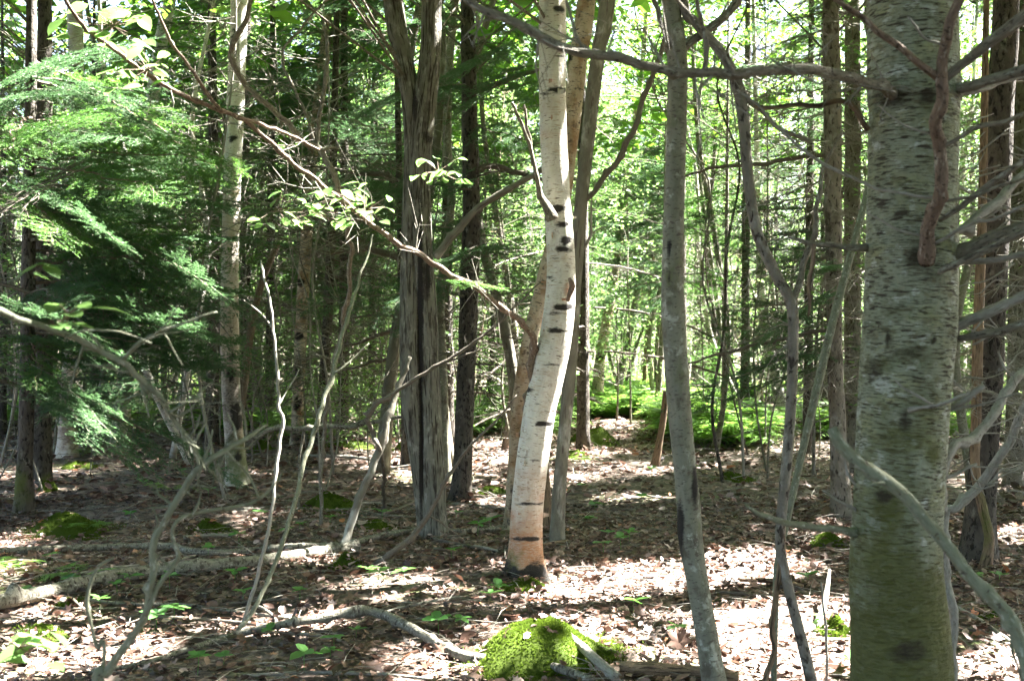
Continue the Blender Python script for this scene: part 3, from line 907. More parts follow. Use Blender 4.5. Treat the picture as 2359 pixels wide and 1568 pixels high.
T2b, R2b, D2b = tree('birch_tree', 'tan birch stem crossing behind the white birch, brown at its foot', 'tree',
    [(1352, -20, 42), (1332, 130, 42), (1312, 320, 40), (1288, 500, 38), (1250, 660, 36), (1217, 800, 36), (1196, 940, 36), (1187, 1080, 36), (1183, 1215, 40)], None, 'birch_dirty', 12, sides=24, seed=3, marks=[(1195, 950, 30, 300, 2, 0.35), (1195, 1000, 30, 260, 0, 0.35), (1318, 300, 20, 60, 2, 0.3), (1310, 130, 16, 14, 0, 0.9), (1310, 240, 14, 12, 0, 0.8), (1305, 455, 10, 60, 0, 0.6), (1180, 1160, 12, 60, 0, 0.6)])
T2c, R2c, D2c = tree('maple_tree', 'slim grey maple stem close behind the white birch on its right', 'tree',
    [(1402, -20, 36), (1378, 120, 34), (1356, 300, 32), (1338, 470, 30), (1326, 640, 28), (1317, 800, 28), (1304, 950, 29), (1290, 1100, 30), (1281, 1250, 32)], None, 'maple', 11, sides=20, seed=4)
for k, b in enumerate([[(1330, 590, 8), (1352, 560, 8), (1362, 520, 7), (1360, 470, 5), (1372, 420, 3)], [(1358, 540, 5), (1375, 528, 4), (1395, 520, 2)], [(1350, 570, 4), (1330, 525, 4), (1325, 480, 2)]]):
    px_branch(T2c, b, D2c, 'dead', 'twig', 6, seed=k)
px_branch(T2c, [(1336, 470, 12), (1400, 400, 13), (1460, 290, 13), (1510, 150, 11), (1550, 40, 9)], D2c, 'dead_dark', 'branch', 8, seed=9)
T2d, _, _ = tree('dead_tree', 'short rotting brown stem tucked against the white birch', 'tree', [(1252, 1040, 18), (1256, 1120, 22), (1258, 1215, 26)], None, 'snag', None, sides=14, seed=5)

# the grey maple at the right of the middle, close by
T3, R3, D3 = tree('maple_tree', 'smooth grey maple with split bark, between white birch and big fir', 'tree',
    [(1545, -30, 42), (1552, 60, 46), (1560, 150, 46), (1558, 300, 46), (1553, 450, 47), (1549, 600, 50), (1550, 720, 54), (1558, 850, 56), (1566, 960, 54), (1578, 1080, 52), (1586, 1170, 54), (1590, 1240, 56), (1606, 1340, 50), (1628, 1470, 50), (1655, 1640, 54)],
    4.42, 'smooth_maple', 11, sides=28, seed=6, step=0.035, bump=0.04, marks=[(1600, 1120, 10, 70, 0, 0.8), (1566, 1220, 14, 90, 0, 0.9), (1540, 580, 8, 40, 0, 0.8), (1540, 640, 8, 26, 0, 0.8), (1548, 440, 10, 8, 0, 0.7), (1575, 950, 26, 5, 0, 0.8), (1575, 140, 10, 12, 0, 0.8), (1545, 1060, 12, 30, 0, 0.5)])
px_branch(T3, [(1568, 130, 24), (1590, 100, 22), (1640, 60, 20), (1710, -10, 18), (1800, -90, 14)], D3, 'branch', seed=7)
px_branch(T3, [(1560, 175, 20), (1530, 90, 12), (1505, 0, 11), (1490, -60, 9)], D3, 'branch', seed=8)

# crooked dark stem and its neighbours
T4, R4, D4 = tree('crooked_sapling', 'dark crooked sapling bending between the grey maple and the big fir', 'tree',
    [(1560, -40, 18), (1600, 50, 22), (1660, 120, 24), (1695, 190, 26), (1712, 280, 26), (1722, 400, 25), (1742, 530, 25), (1785, 630, 25), (1822, 700, 26), (1826, 800, 24), (1822, 920, 24), (1812, 1060, 24), (1800, 1180, 24), (1798, 1270, 24), (1822, 1380, 24), (1850, 1490, 25), (1880, 1620, 26)],
    4.4, 'fir_grey', 6.5, sides=14, seed=8, step=0.035, flare=(0.2, 0.1, 3), marks=[(1815, 1240, 12, 30, 2, 0.6)])
px_branch(T4, [(1824, 700, 18), (1840, 640, 16), (1868, 560, 14), (1880, 470, 11), (1900, 380, 8), (1940, 300, 6)], D4, 'branch', seed=9)
px_branch(T4, [(1700, 185, 14), (1735, 240, 12), (1800, 300, 10), (1870, 330, 8)], D4, 'branch', seed=10)
px_branch(T4, [(1798, 1255, 15), (1788, 1330, 14), (1775, 1430, 13), (1780, 1490, 13), (1755, 1580, 14), (1740, 1640, 14)], D4, 'snag', 'second_stem', seed=11)
add_twigs(T4, [(1660, 120, 24), (1712, 280, 26), (1742, 530, 25), (1822, 700, 26), (1822, 920, 24)], D4, 18, 0.22, 'dead', 6)
T4b, _, _ = tree('leaning_pole', 'pale bare pole leaning left beside the crooked sapling', 'pole',
    [(2012, 380, 13, 5.2), (1985, 490, 16, 5.1), (1950, 620, 18, 5.0), (1918, 740, 19, 4.95), (1882, 890, 20, 4.9), (1845, 1050, 18, 4.85), (1812, 1200, 16, 4.8), (1790, 1300, 15, 4.75), (1785, 1440, 14, 4.7), (1782, 1560, 14, 4.7)], 4.7, 'pole', None, sides=12, seed=9, flare=None, canopy=False)

# the split twin trunk left of the middle
tw = [(968, 700, 9, 330, 0, 0.95), (970, 1050, 7, 200, 0, 0.95), (985, 640, 10, 60, 0, 0.9), (955, 240, 8, 60, 0, 0.7), (1000, 380, 8, 60, 0, 0.4), (985, 320, 22, 20, 0, 0.6), (1000, 820, 10, 60, 0, 0.5)]
T5 = thing('maple_tree', 'old grey maple with two fused trunks split by a long dark crack', 'tree', gpt(995, 1235))
D5 = float(gpt(995, 1235)[1])
R5 = trunk_rows([(995, -20, 46), (990, 130, 50), (975, 270, 54), (966, 400, 52), (972, 560, 48), (984, 720, 46), (990, 880, 46), (997, 1050, 50), (1002, 1235, 54)], D5, 12)
R5b = trunk_rows([(903, -20, 46), (925, 110, 44), (945, 230, 42), (950, 350, 40), (947, 480, 42), (945, 620, 46), (946, 780, 52), (951, 930, 52), (967, 1080, 42), (985, 1235, 40)], D5 + 0.02, 12)
build_trunk(T5, R5, 'furrowed', 32, 11, 0.07, 0.035, (0.7, 0.14, 5), tw)
build_trunk(T5, R5b, 'furrowed', 32, 12, 0.07, 0.035, (0.6, 0.14, 5), tw)
TREES.append((R5, T5)); TREES.append((R5b, T5))
px_branch(T5, [(1000, 590, 18), (1040, 540, 18), (1100, 480, 16), (1160, 440, 15), (1230, 400, 13), (1290, 370, 10)], D5 - 0.05, 'maple', seed=12)
T5c, _, _ = tree('maple_tree', 'slender pale stem rising just right of the twin maple trunk', 'tree',
    [(1045, 30, 18), (1035, 150, 18), (1030, 330, 20), (1040, 450, 18), (1028, 560, 18), (1015, 700, 20), (1020, 850, 20), (1025, 1000, 20), (1030, 1110, 22)], None, 'smooth_maple', 9, sides=12, seed=13)

# dark fir right of the twin maple
T6, R6, D6 = tree('fir_tree', 'straight dark fir trunk between the twin maple and the white birch', 'tree',
    [(1076, -20, 32), (1080, 200, 36), (1083, 350, 38), (1086, 500, 42), (1081, 650, 42), (1076, 800, 42), (1070, 950, 42), (1063, 1152, 46)], None, 'fir_dark', 13, sides=24, seed=14, bump=0.1)
whorls(T6, R6, 1.9, 9.5, 64, 0.8, 1.7, 61, az=None)
whorls(T6, R6, 1.0, 2.6, 14, 0.1, 1.2, 62)
px_branch(T6, [(1088, 400, 14), (1130, 385, 14), (1190, 400, 12), (1250, 415, 9)], D6, 'dead_dark', seed=3)
px_branch(T6, [(1082, 210, 12), (1150, 190, 12), (1240, 160, 9)], D6, 'dead_dark', seed=4)

# left birches
T7, R7, D7 = tree('birch_tree', 'tall birch on the left with flaking white bark and mossy blackened foot', 'tree',
    [(552, -20, 38), (546, 150, 40), (540, 300, 40), (534, 450, 40), (530, 600, 40), (529, 750, 42), (532, 900, 42), (540, 1020, 44), (546, 1120, 50)], None, 'birch', 13, sides=24, seed=15, step=0.045,
    marks=[(535, 900, 44, 230, 0, 0.5), (530, 800, 40, 250, 2, 0.45), (535, 820, 14, 10, 0, 1.0), (530, 860, 16, 24, 0, 0.8), (545, 960, 16, 50, 0, 0.9), (550, 1010, 18, 40, 2, 0.8), (545, 1060, 40, 70, 1, 0.9), (548, 1050, 16, 16, 0, 0.9), (545, 70, 16, 12, 0, 0.9), (540, 88, 20, 8, 0, 0.8), (540, 255, 22, 10, 0, 0.9), (538, 320, 16, 8, 0, 0.9), (530, 470, 26, 40, 0, 0.3), (530, 560, 26, 120, 2, 0.4), (530, 950, 26, 60, 2, 0.5)])
T8, R8, D8 = tree('birch_tree', 'white birch leaning right, behind the fir boughs on the left', 'tree',
    [(394, -20, 28), (378, 60, 30), (362, 150, 30), (345, 280, 31), (330, 420, 33), (316, 560, 35), (300, 720, 36), (288, 870, 38), (280, 960, 40), (276, 1025, 46)], None, 'birch', 13, sides=18, seed=16, marks=[(360, 180, 14, 6, 0, 0.9), (365, 195, 10, 8, 0, 0.8), (345, 260, 8, 6, 0, 0.9), (285, 900, 44, 190, 2, 0.6), (285, 930, 40, 130, 0, 0.42), (276, 1020, 40, 20, 0, 0.7)])
T9, R9, D9 = tree('birch_tree', 'birch with a rusty foot, second from the left edge', 'tree',
    [(172, -20, 34), (176, 150, 34), (178, 350, 34), (174, 550, 35), (168, 750, 36), (160, 900, 38), (155, 1050, 44)], None, 'birch', 13, sides=18, seed=17, marks=[(176, 160, 22, 14, 0, 0.8), (176, 245, 22, 10, 0, 0.8), (160, 940, 44, 190, 2, 0.6), (160, 960, 40, 150, 0, 0.45)])
T9b, R9b, D9b = tree('birch_tree', 'pale birch nearest the left edge, rising through fir foliage', 'tree',
    [(104, -20, 24), (100, 150, 26), (95, 350, 28), (85, 550, 28), (75, 750, 30), (70, 900, 30), (66, 1020, 34)], None, 'birch', 13, sides=16, seed=18)
TX, RX, DX = tree('birch_tree', 'small birch with dark flecked bark, between the tall birch and the twin maple', 'tree',
    [(752, 40, 16), (738, 160, 18), (725, 300, 22), (712, 450, 26), (702, 600, 28), (694, 750, 28), (688, 880, 28), (684, 1028, 30)], None, 'birch_dirty', 11, sides=16, seed=19, marks=[(692, 650, 14, 10, 0, 1), (688, 775, 14, 14, 0, 1), (686, 860, 12, 30, 0, 0.7), (684, 930, 14, 30, 0, 0.7), (684, 1010, 20, 40, 0, 0.6)])
TY, RY, DY = tree('fir_tree', 'slim dark fir stem just right of the small flecked birch', 'tree',
    [(775, 60, 14), (772, 200, 16), (768, 350, 18), (764, 500, 20), (757, 680, 22), (748, 850, 24), (738, 1000, 26), (734, 1030, 30)], None, 'fir_dark', 11, sides=14, seed=20)
whorls(TY, RY, 3.0, 8.5, 64, 0.85, 2.1, 63)
whorls(TY, RY, 1.0, 3.2, 24, 0.0, 1.6, 64)
TZ, RZ, DZ = tree('fir_tree', 'thin dark snag partly hidden behind the twin maple', 'tree',
    [(912, 60, 12), (916, 250, 14), (920, 420, 15), (924, 600, 18), (930, 800, 20), (935, 1000, 22), (936, 1075, 26)], None, 'fir_dark', 9, sides=12, seed=21)
whorls(TZ, RZ, 2.7, 7.5, 40, 0.75, 1.7, 65)
for k, b in enumerate([[(920, 430, 14), (880, 405, 13), (820, 400, 9), (740, 385, 6), (690, 384, 4)], [(925, 530, 15), (890, 515, 14), (830, 505, 12), (760, 505, 8), (700, 500, 5)], [(930, 600, 17), (900, 582, 16), (850, 575, 14), (800, 575, 13), (740, 582, 10), (700, 590, 6)], [(932, 760, 11), (880, 770, 9), (820, 790, 6), (760, 800, 4)], [(934, 730, 8), (860, 725, 7), (780, 735, 4)], [(934, 820, 9), (870, 830, 7), (800, 850, 5), (740, 850, 3)]]):
    px_branch(TZ, b, DZ, 'dead_dark', 'branch', 7, seed=30 + k)

# firs at the left edge
T10, R10, D10 = tree('fir_tree', 'dark fir at the left edge whose drooping boughs fill that side', 'tree',
    [(70, 300, 26), (66, 600, 30), (62, 900, 34), (58, 1050, 36), (54, 1182, 42)], None, 'fir_dark', 9, sides=20, seed=22, bump=0.1, marks=[(40, 1120, 30, 60, 1, 0.6)])
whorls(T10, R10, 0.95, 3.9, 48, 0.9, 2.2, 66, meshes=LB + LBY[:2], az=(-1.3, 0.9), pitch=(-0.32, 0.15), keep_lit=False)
whorls(T10, R10, 3.6, 8.0, 16, 1.0, 1.2, 67, keep_lit=True)
T10b, R10b, D10b = tree('fir_tree', 'broad dark fir trunk standing behind the left edge fir', 'tree',
    [(100, 600, 40), (98, 800, 44), (94, 950, 48), (90, 1115, 56)], None, 'fir_dark', 10, sides=20, seed=23, bump=0.1, marks=[(110, 1110, 20, 20, 1, 0.8)])
whorls(T10b, R10b, 1.6, 3.6, 18, 0.95, 2.2, 68, az=(-1.0, 1.0), keep_lit=False)

# far birches and stems in the bright gap
def stem(label, pts, mat='maple', top=9, name='maple_tree', **kw):
    kw.setdefault('sides', 12)
    return tree(name, label, 'tree', pts, None, mat, top, **kw)
T14, _, _ = stem('far birch with dark bands and bent foot, right of the white birch', [(1482, 120, 12), (1468, 240, 14), (1452, 360, 15), (1436, 480, 16), (1422, 590, 18), (1404, 700, 22), (1386, 800, 24), (1377, 880, 27), (1377, 955, 32)], 'birch_dirty', 11, 'birch_tree', step=0.06,
     marks=[(1428, 520, 12, 12, 0, 1), (1420, 605, 12, 12, 0, 1), (1400, 690, 14, 12, 0, 1), (1382, 820, 12, 10, 0, 0.9), (1376, 940, 20, 14, 0, 0.9), (1405, 640, 12, 10, 0, 0.9)], seed=24)
stem('far grey stem leaning right, next to the banded far birch', [(1492, 540, 11), (1478, 610, 13), (1462, 700, 15), (1446, 790, 16), (1428, 870, 17), (1410, 948, 20)], 'maple', 6, seed=25)
stem('far pale birch stem standing in the ferns between two leaning stems', [(1475, 560, 11), (1466, 680, 14), (1460, 780, 17), (1452, 900, 20)], 'birch', 8, 'birch_tree', seed=26)
stem('thin brown dead stem among the ferns left of the grey maple', [(1504, 600, 8), (1494, 720, 10), (1486, 830, 10), (1482, 930, 11)], 'snag', 4, 'dead_tree', seed=27)
stem('thin dark stem close to the left side of the grey maple', [(1530, 560, 8), (1528, 690, 10), (1522, 820, 13), (1516, 900, 15), (1512, 970, 17)], 'fir_grey', 6, 'maple_tree', seed=28)
tree('broken_stem', 'broken brown stub leaning at the left foot of the grey maple', 'stump', [(1534, 900, 15), (1528, 960, 15), (1518, 1020, 16), (1508, 1072, 20)], None, 'snag', None, sides=12, seed=29)
stem('thin dark stem with a mossy curved foot, right of the grey maple', [(1674, 440, 8), (1672, 600, 10), (1668, 760, 12), (1668, 900, 13), (1660, 970, 14), (1646, 1038, 18)], 'fir_grey', 7, 'maple_tree', seed=30, marks=[(1646, 1030, 14, 14, 1, 0.9)])
stem('birch with a curved foot half hidden by the crooked sapling', [(1748, 560, 14), (1752, 660, 20), (1764, 760, 26), (1780, 850, 28), (1800, 930, 28), (1826, 1000, 30)], 'birch', 10, 'birch_tree', seed=31, marks=[(1778, 850, 14, 8, 0, 0.8), (1790, 905, 14, 8, 0, 0.8), (1810, 960, 14, 20, 0, 0.8), (1760, 720, 10, 8, 0, 0.7)])
stem('broad far fir trunk beyond the ferns, right of the grey maple', [(1622, 300, 26), (1620, 500, 30), (1616, 700, 34), (1612, 800, 36), (1610, 880, 40)], 'fir_grey', 12, 'fir_tree', seed=32)
stem('far pale birch stem just right of the grey maple', [(1600, 480, 10), (1592, 620, 13), (1586, 760, 16), (1582, 880, 18)], 'birch', 9, 'birch_tree', seed=33)
stem('thin curved stem rising from the ferns near the crooked sapling', [(1640, 520, 6), (1632, 650, 8), (1634, 780, 8), (1630, 860, 9), (1612, 930, 10)], 'fir_grey', 5, 'maple_tree', seed=34)
stem('grey stem with rough bark left of the tall flaking birch', [(478, 200, 14), (480, 400, 15), (476, 600, 16), (470, 800, 18), (466, 960, 20)], 'fir_grey', 8, 'maple_tree', seed=35)
stem('leaning brown stem touching the right side of the tall flaking birch', [(640, 560, 14), (600, 660, 16), (575, 780, 18), (560, 900, 20), (540, 1010, 20), (520, 1080, 22)], 'red_branch', None, 'maple_tree', seed=36)
stem('straight dark stem right of the tall flaking birch', [(606, 380, 12), (600, 560, 14), (596, 760, 15), (590, 950, 18)], 'fir_grey', 7, 'maple_tree', seed=37)
stem('thin pale stem in the thicket between flecked birch and twin maple', [(822, 480, 8), (815, 620, 10), (805, 760, 12), (796, 880, 14), (790, 955, 16)], 'smooth_maple', 6, 'maple_tree', seed=38)
stem('dark fir trunk seen far behind the leaning diagonal branch', [(1198, 560, 30), (1196, 700, 32), (1192, 850, 34), (1188, 930, 36)], 'fir_grey', 11, 'fir_tree', seed=39)
stem('thin dark stem between the dark fir trunk and the white birch', [(1140, 640, 10), (1136, 760, 12), (1130, 880, 13), (1126, 965, 14)], 'fir_dark', 5, 'maple_tree', seed=40)

# firs behind the big one
T21, R21, D21 = tree('fir_tree', 'rough grey fir trunk immediately left of the big lichened one', 'tree',
    [(1912, -20, 36), (1916, 200, 40), (1918, 400, 40), (1920, 600, 36), (1922, 800, 34), (1930, 1000, 38), (1940, 1192, 48)], None, 'fir_grey', 12, sides=24, seed=41, bump=0.09)
whorls(T21, R21, 1.0, 5.0, 60, 0.0, 1.3, 69, dead=DB)
whorls(T21, R21, 1.2, 2.6, 11, 1.0, 1.5, 70, az=(2.6, 4.2), keep_lit=False)
whorls(T21, R21, 4.2, 9.5, 34, 0.9, 1.6, 71)
px_branch(T21, [(1915, 760, 9), (1850, 770, 9), (1760, 790, 8), (1660, 815, 6), (1580, 838, 4)], D21, 'dead_dark', seed=44)
px_branch(T21, [(1915, 355, 11), (1850, 358, 10), (1740, 380, 9), (1640, 388, 7), (1540, 420, 4)], D21, 'dead_dark', seed=45)
T21b, R21b, _ = tree('fir_tree', 'shaggy fir trunk seen in the gap left of the big lichened one', 'tree',
    [(1962, -20, 34), (1964, 300, 36), (1962, 600, 36), (1964, 850, 38), (1968, 1085, 44)], None, 'fir_grey', 12, sides=18, seed=42, bump=0.1)
whorls(T21b, R21b, 1.2, 5.0, 44, 0.05, 1.2, 72, dead=DB)
whorls(T21b, R21b, 4.0, 9.0, 24, 0.9, 1.6, 73)
T22, R22, D22 = tree('fir_tree', 'thick dark fir trunk behind the big one, near the right edge', 'tree',
    [(2318, -20, 56), (2306, 200, 60), (2294, 450, 62), (2284, 700, 64), (2275, 900, 64), (2262, 1100, 64), (2250, 1298, 76)], None, 'fir_dark', 12, sides=24, seed=43, bump=0.1)
whorls(T22, R22, 0.7, 4.2, 90, 0.0, 1.15, 74, dead=DB)
whorls(T22, R22, 1.8, 4.5, 12, 0.9, 1.2, 75)
whorls(T22, R22, 4.0, 9.0, 24, 0.9, 1.6, 76)
T23, _, _ = tree('maple_tree', 'thin tan stem in front of the thick dark fir near the right edge', 'tree',
    [(2262, 480, 20), (2258, 600, 22), (2252, 780, 24), (2248, 950, 24), (2246, 1080, 22), (2265, 1180, 22), (2278, 1240, 22), (2268, 1310, 26)], None, 'snag', 5, sides=14, seed=44, canopy=False, marks=[(2270, 1200, 20, 90, 1, 0.5)])
T24, R24, _ = tree('fir_tree', 'grey fir trunk cut by the right edge of the picture', 'tree',
    [(2352, 100, 40), (2350, 400, 42), (2346, 700, 44), (2342, 900, 46), (2338, 1120, 50)], None, 'fir_grey', 11, sides=18, seed=45, bump=0.1)
whorls(T24, R24, 0.6, 4.5, 70, 0.0, 1.2, 77, dead=DB)
whorls(T24, R24, 4.0, 9.0, 20, 0.9, 1.6, 78)
# fir behind the grey maple: its boughs hang right of the white birch
T25, R25, D25 = tree('fir_tree', 'fir hidden behind the grey maple, its dark boughs reaching left', 'tree',
    [(1566, 100, 20), (1566, 400, 24), (1568, 700, 26), (1568, 850, 28), (1566, 965, 30)], None, 'fir_dark', 10, sides=14, seed=46)
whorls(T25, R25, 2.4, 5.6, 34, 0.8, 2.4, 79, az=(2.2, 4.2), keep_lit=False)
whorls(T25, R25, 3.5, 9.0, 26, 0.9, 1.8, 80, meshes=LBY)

# slender firs whose light sprays fill the middle distance
for k, (lab, px, py, z0, z1, n, L, lv, ms) in enumerate([
        ('slender fir behind the white birch, sprays reaching out on both sides', 1262, 990, 1.6, 6.5, 40, 1.7, 0.75, LB),
        ('slender fir with light sprays seen between grey maple and crooked sapling', 1716, 985, 1.2, 6.5, 40, 1.8, 0.65, LBY),
        ('slender fir with airy boughs seen left of the twin maple', 858, 1000, 2.4, 7.5, 44, 1.9, 0.8, LB),
        ('slender fir behind the flaking birch, its sprays in the sun', 622, 985, 2.0, 7.5, 44, 1.9, 0.8, LBY),
        ('slender fir filling the gap left of the leaning birch', 232, 985, 1.6, 4.0, 16, 1.7, 0.85, LBY),
        ('slender fir with mostly dead boughs right of the crooked sapling', 1862, 1045, 1.0, 6.0, 46, 1.4, 0.35, LB),
        ('slender far fir seen between the flaking birch and leaning birch', 430, 935, 1.6, 6.5, 34, 2.0, 0.8, LB),
        ('slender far fir in the bright gap near the banded birch', 1500, 905, 2.6, 8.0, 40, 2.2, 0.8, LBY),
        ('slender far fir right of the dark fir trunk, mostly hidden', 1138, 935, 1.5, 8.0, 40, 2.0, 0.8, LB)]):
    t_, r__, d_ = tree('fir_tree', lab, 'tree', [(px + 6, 100, 14), (px + 2, 500, 18), (px, 800, 20), (px - 2, py, 26)], None, 'fir_dark', 10, sides=10, seed=800 + k, canopy=False)
    whorls(t_, r__, z0, z1, n, lv, L, 900 + k, meshes=ms, dead=DB if k % 2 else DBD, keep_lit=False)

# papery curls of bark peeling off the white birch
rc = random.Random(9)
for k in range(16):
    py = rc.uniform(150, 1230)
    c = on_rows(R2, CAMZ - (py - H2) / FPX * D2)
    a = rc.uniform(-2.6, -0.5) if k % 3 else rc.choice((-0.1, -3.0))
    n_ = np.array([math.cos(a), math.sin(a), 0]); t_ = np.array([-math.sin(a), math.cos(a), 0])
    w, h = rc.uniform(0.02, 0.05), rc.uniform(0.012, 0.05)
    rows_ = []
    for i in range(6):
        u = i / 5
        off = (c[3] + 0.002) * n_ + t_ * w * (u - 0.2) + n_ * 0.03 * u ** 2 * rc.uniform(0.7, 1.2) - t_ * 0.012 * u ** 3
        for q in (-0.5, 0.5):
            rows_.append(c[:3] + off + np.array([0, 0, h * q * (1 - 0.5 * u)]))
    mb = MB()
    mb.add(np.array(rows_), [[(2 * i, 2 * i + 2, 2 * i + 3, 2 * i + 1) for i in range(5)]], 0, np.array(rows_) + k, np.tile([0, 0, rc.choice((0.1, 0.6, 0.9)), 0], (12, 1)))
    mb.build('bark_curl', [M['birch']], T2)

# ------------------------------------------------------------------ thin branches, saplings and sticks
def px_thing(name, label, cat, parts, mat, d=None, group=None, sides=8, seed=0, base=None):
    """a thing of one or more branch tubes; parts: list of point lists (px, py, w[, depth])"""
    q = parts[0][0]
    dd = q[3] if len(q) > 3 else d
    loc = at(q[0], q[1], dd) if base is None else base
    root = thing(name, label, cat, loc, group)
    for k, p in enumerate(parts):
        px_branch(root, p, d, mat, 'stem' if k == 0 else 'branch', sides, 0.06, 0.04, seed + k)
    return root

def down(px, py, w, d):
    """the spot on the ground below a picture place"""
    p = at(px, py, d)
    g = gz(p[0], d) - 0.03
    return (px, H2 + (CAMZ - g) * FPX / d, w, d)

diag = px_thing('maple_sapling', 'long thin reddish branch slanting from the white birch up to the upper left', 'sapling',
    [[down(1208, 1200, 19.7, 7.15), (1214, 1000, 18.0, 7.15), (1222, 860, 18.0, 7.1), (1228, 790, 16.4, 7.05), (1218, 762, 14.8, 7.0), (1180, 728, 13.9, 6.9), (1110, 675, 13.9, 6.75), (1030, 625, 13.1, 6.6), (950, 580, 13.1, 6.45), (870, 530, 12.3, 6.3), (800, 470, 11.5, 6.15), (720, 410, 11.5, 6.0), (640, 345, 10.7, 5.8), (560, 280, 10.7, 5.6), (510, 255, 10.7, 5.45), (420, 220, 10.7, 5.25), (330, 165, 10.7, 5.0), (250, 105, 9.8, 4.8), (185, 55, 9.0, 4.6), (140, -20, 8.2, 4.5), (120, -80, 6.6, 4.4)],
     [(505, 252, 9.0, 5.4), (460, 190, 8.2, 5.3), (410, 120, 7.4, 5.2), (370, 40, 6.6, 5.1), (340, -40, 4.9, 5.0)],
     [(545, 270, 9.0, 5.55), (600, 285, 8.2, 5.7), (660, 310, 7.4, 5.9), (735, 345, 6.6, 6.0)]], 'red_branch', 6.0, sides=10, seed=70)
DG = [(1180, 728, 13.9, 6.9), (1030, 625, 13.1, 6.6), (870, 530, 12.3, 6.3), (720, 410, 11.5, 6.0), (560, 280, 10.7, 5.6), (420, 220, 10.7, 5.25), (250, 105, 9.8, 4.8)]
add_twigs(diag.children[0], DG, 6, 34, 0.3, 'dead', 11, 0.05, tuple(diag.location))
crook = px_thing('maple_sapling', 'zigzag thin sapling forking in front of the tall flaking birch', 'sapling',
    [[down(735, 1090, 9, 8.6), (748, 960, 9, 8.4), (778, 800, 9, 8.0), (806, 650, 10, 7.4), (802, 520, 11, 6.9), (775, 420, 13, 6.6), (740, 345, 14, 6.6), (700, 325, 14, 6.55), (655, 275, 13, 6.5), (600, 232, 13, 6.45), (560, 185, 13, 6.4), (532, 130, 13, 6.35), (545, 80, 12, 6.3), (570, 30, 11, 6.25), (582, -40, 9, 6.2)],
     [(728, 340, 9, 6.6), (740, 240, 9, 6.62), (755, 130, 9, 6.65), (748, 60, 7, 6.7)], [(728, 338, 7, 6.6), (690, 230, 6, 6.7), (650, 130, 6, 6.8), (700, 60, 5, 6.9), (760, -10, 4, 7.0)], [(740, 345, 9, 6.6), (765, 340, 8, 6.6), (780, 345, 5, 6.6)]], 'branch', 6.6, sides=9, seed=80)

px_thing('sapling', 'grey-green thin stem curving up from the forked sticks at the lower left', 'sapling',
    [[(548, 1452, 10.4, 5.72), (600, 1365, 10.4, 5.8), (640, 1280, 10.4, 5.9), (668, 1190, 10.4, 6.0), (692, 1110, 10.4, 6.1), (706, 1040, 10.4, 6.2), (738, 945, 10.4, 6.3), (765, 870, 9.6, 6.4), (785, 780, 8.8, 6.5), (812, 700, 7.2, 6.6), (835, 620, 5.6, 6.7), (860, 540, 4.0, 6.8)], [(770, 860, 5.6, 6.4), (810, 830, 4.8, 6.45), (850, 790, 3.2, 6.5)]], 'pole', 5.8, seed=90)
px_thing('sapling', 'thin pale stem zigzagging upward left of the larger mossy mound', 'sapling',
    [[(556, 1440, 8.8, 5.75), (585, 1350, 8.8, 5.8), (612, 1250, 8.8, 5.85), (622, 1180, 8.0, 5.9), (634, 1100, 8.0, 5.95), (640, 1030, 8.0, 6.0), (652, 968, 8.0, 6.05), (642, 930, 7.2, 6.05), (638, 860, 7.2, 6.1), (630, 760, 6.4, 6.15), (618, 680, 5.6, 6.2), (600, 600, 4.0, 6.3)], [(640, 935, 4.0, 6.05), (660, 900, 3.2, 6.1), (690, 850, 2.4, 6.15)], [(630, 760, 4.0, 6.15), (600, 720, 3.2, 6.2), (560, 690, 2.4, 6.2)]], 'dead', 5.8, seed=95)
px_thing('leaning_sapling', 'grey stem leaning right between the two mossy mounds and the twin maple', 'branch',
    [[(782, 1262, 20, 7.95), (815, 1190, 19, 8.0), (850, 1100, 18, 8.0), (880, 1000, 17, 8.05), (905, 930, 15, 8.1), (925, 880, 12, 8.15), (945, 820, 9, 8.2)]], 'maple', 8.0, seed=98)
px_thing('dead_branch', 'thin dead branch with white tips propped diagonally before the twin maple', 'branch',
    [[(870, 1295, 15, 7.45), (920, 1262, 14, 7.45), (960, 1225, 13, 7.45), (1000, 1160, 10, 7.45), (1035, 1090, 8, 7.45), (1080, 1030, 6, 7.45), (1140, 970, 5, 7.45), (1190, 910, 3, 7.45)], [(985, 1185, 5, 7.45), (1030, 1215, 4, 7.45), (1070, 1245, 3, 7.45)]], 'dead_dark', 7.45, seed=100)
px_thing('dead_branch', 'horizontal dead branch with pale broken tips crossing the twin maple', 'branch',
    [[(838, 960, 15, 8.0), (880, 925, 12, 8.0), (935, 888, 9, 8.0), (1000, 845, 8, 8.0), (1070, 805, 7, 8.0), (1130, 760, 6, 8.0), (1190, 700, 5, 8.0), (1245, 650, 3, 8.0)], [(1010, 840, 6, 8.0), (1080, 815, 4, 8.0), (1120, 800, 3, 8.0)], [(838, 960, 12, 8.0), (860, 1000, 11, 8.05), (880, 1050, 10, 8.1), down(884, 1060, 8, 9.8)]], 'dead_dark', 8.0, seed=104)
px_thing('dead_branch', 'long level dead branch behind the zigzag stem, pointing at the twin maple', 'branch',
    [[(560, 1010, 10, 9.0), (640, 988, 12, 9.0), (720, 986, 12, 9.0), (800, 982, 11, 9.0), (880, 970, 9, 9.0), (940, 955, 5, 9.0)], [(800, 982, 5, 9.0), (850, 962, 4, 9.0), (900, 930, 3, 9.0)], [(700, 988, 6, 9.0), (690, 1060, 6, 9.05), down(685, 1100, 6, 9.1)]], 'log', 9.0, seed=108)

add_twigs(crook, [(740, 345, 14), (655, 275, 13), (560, 185, 13), (545, 80, 12)], 6.5, 16, 0.3, 'dead', 12)
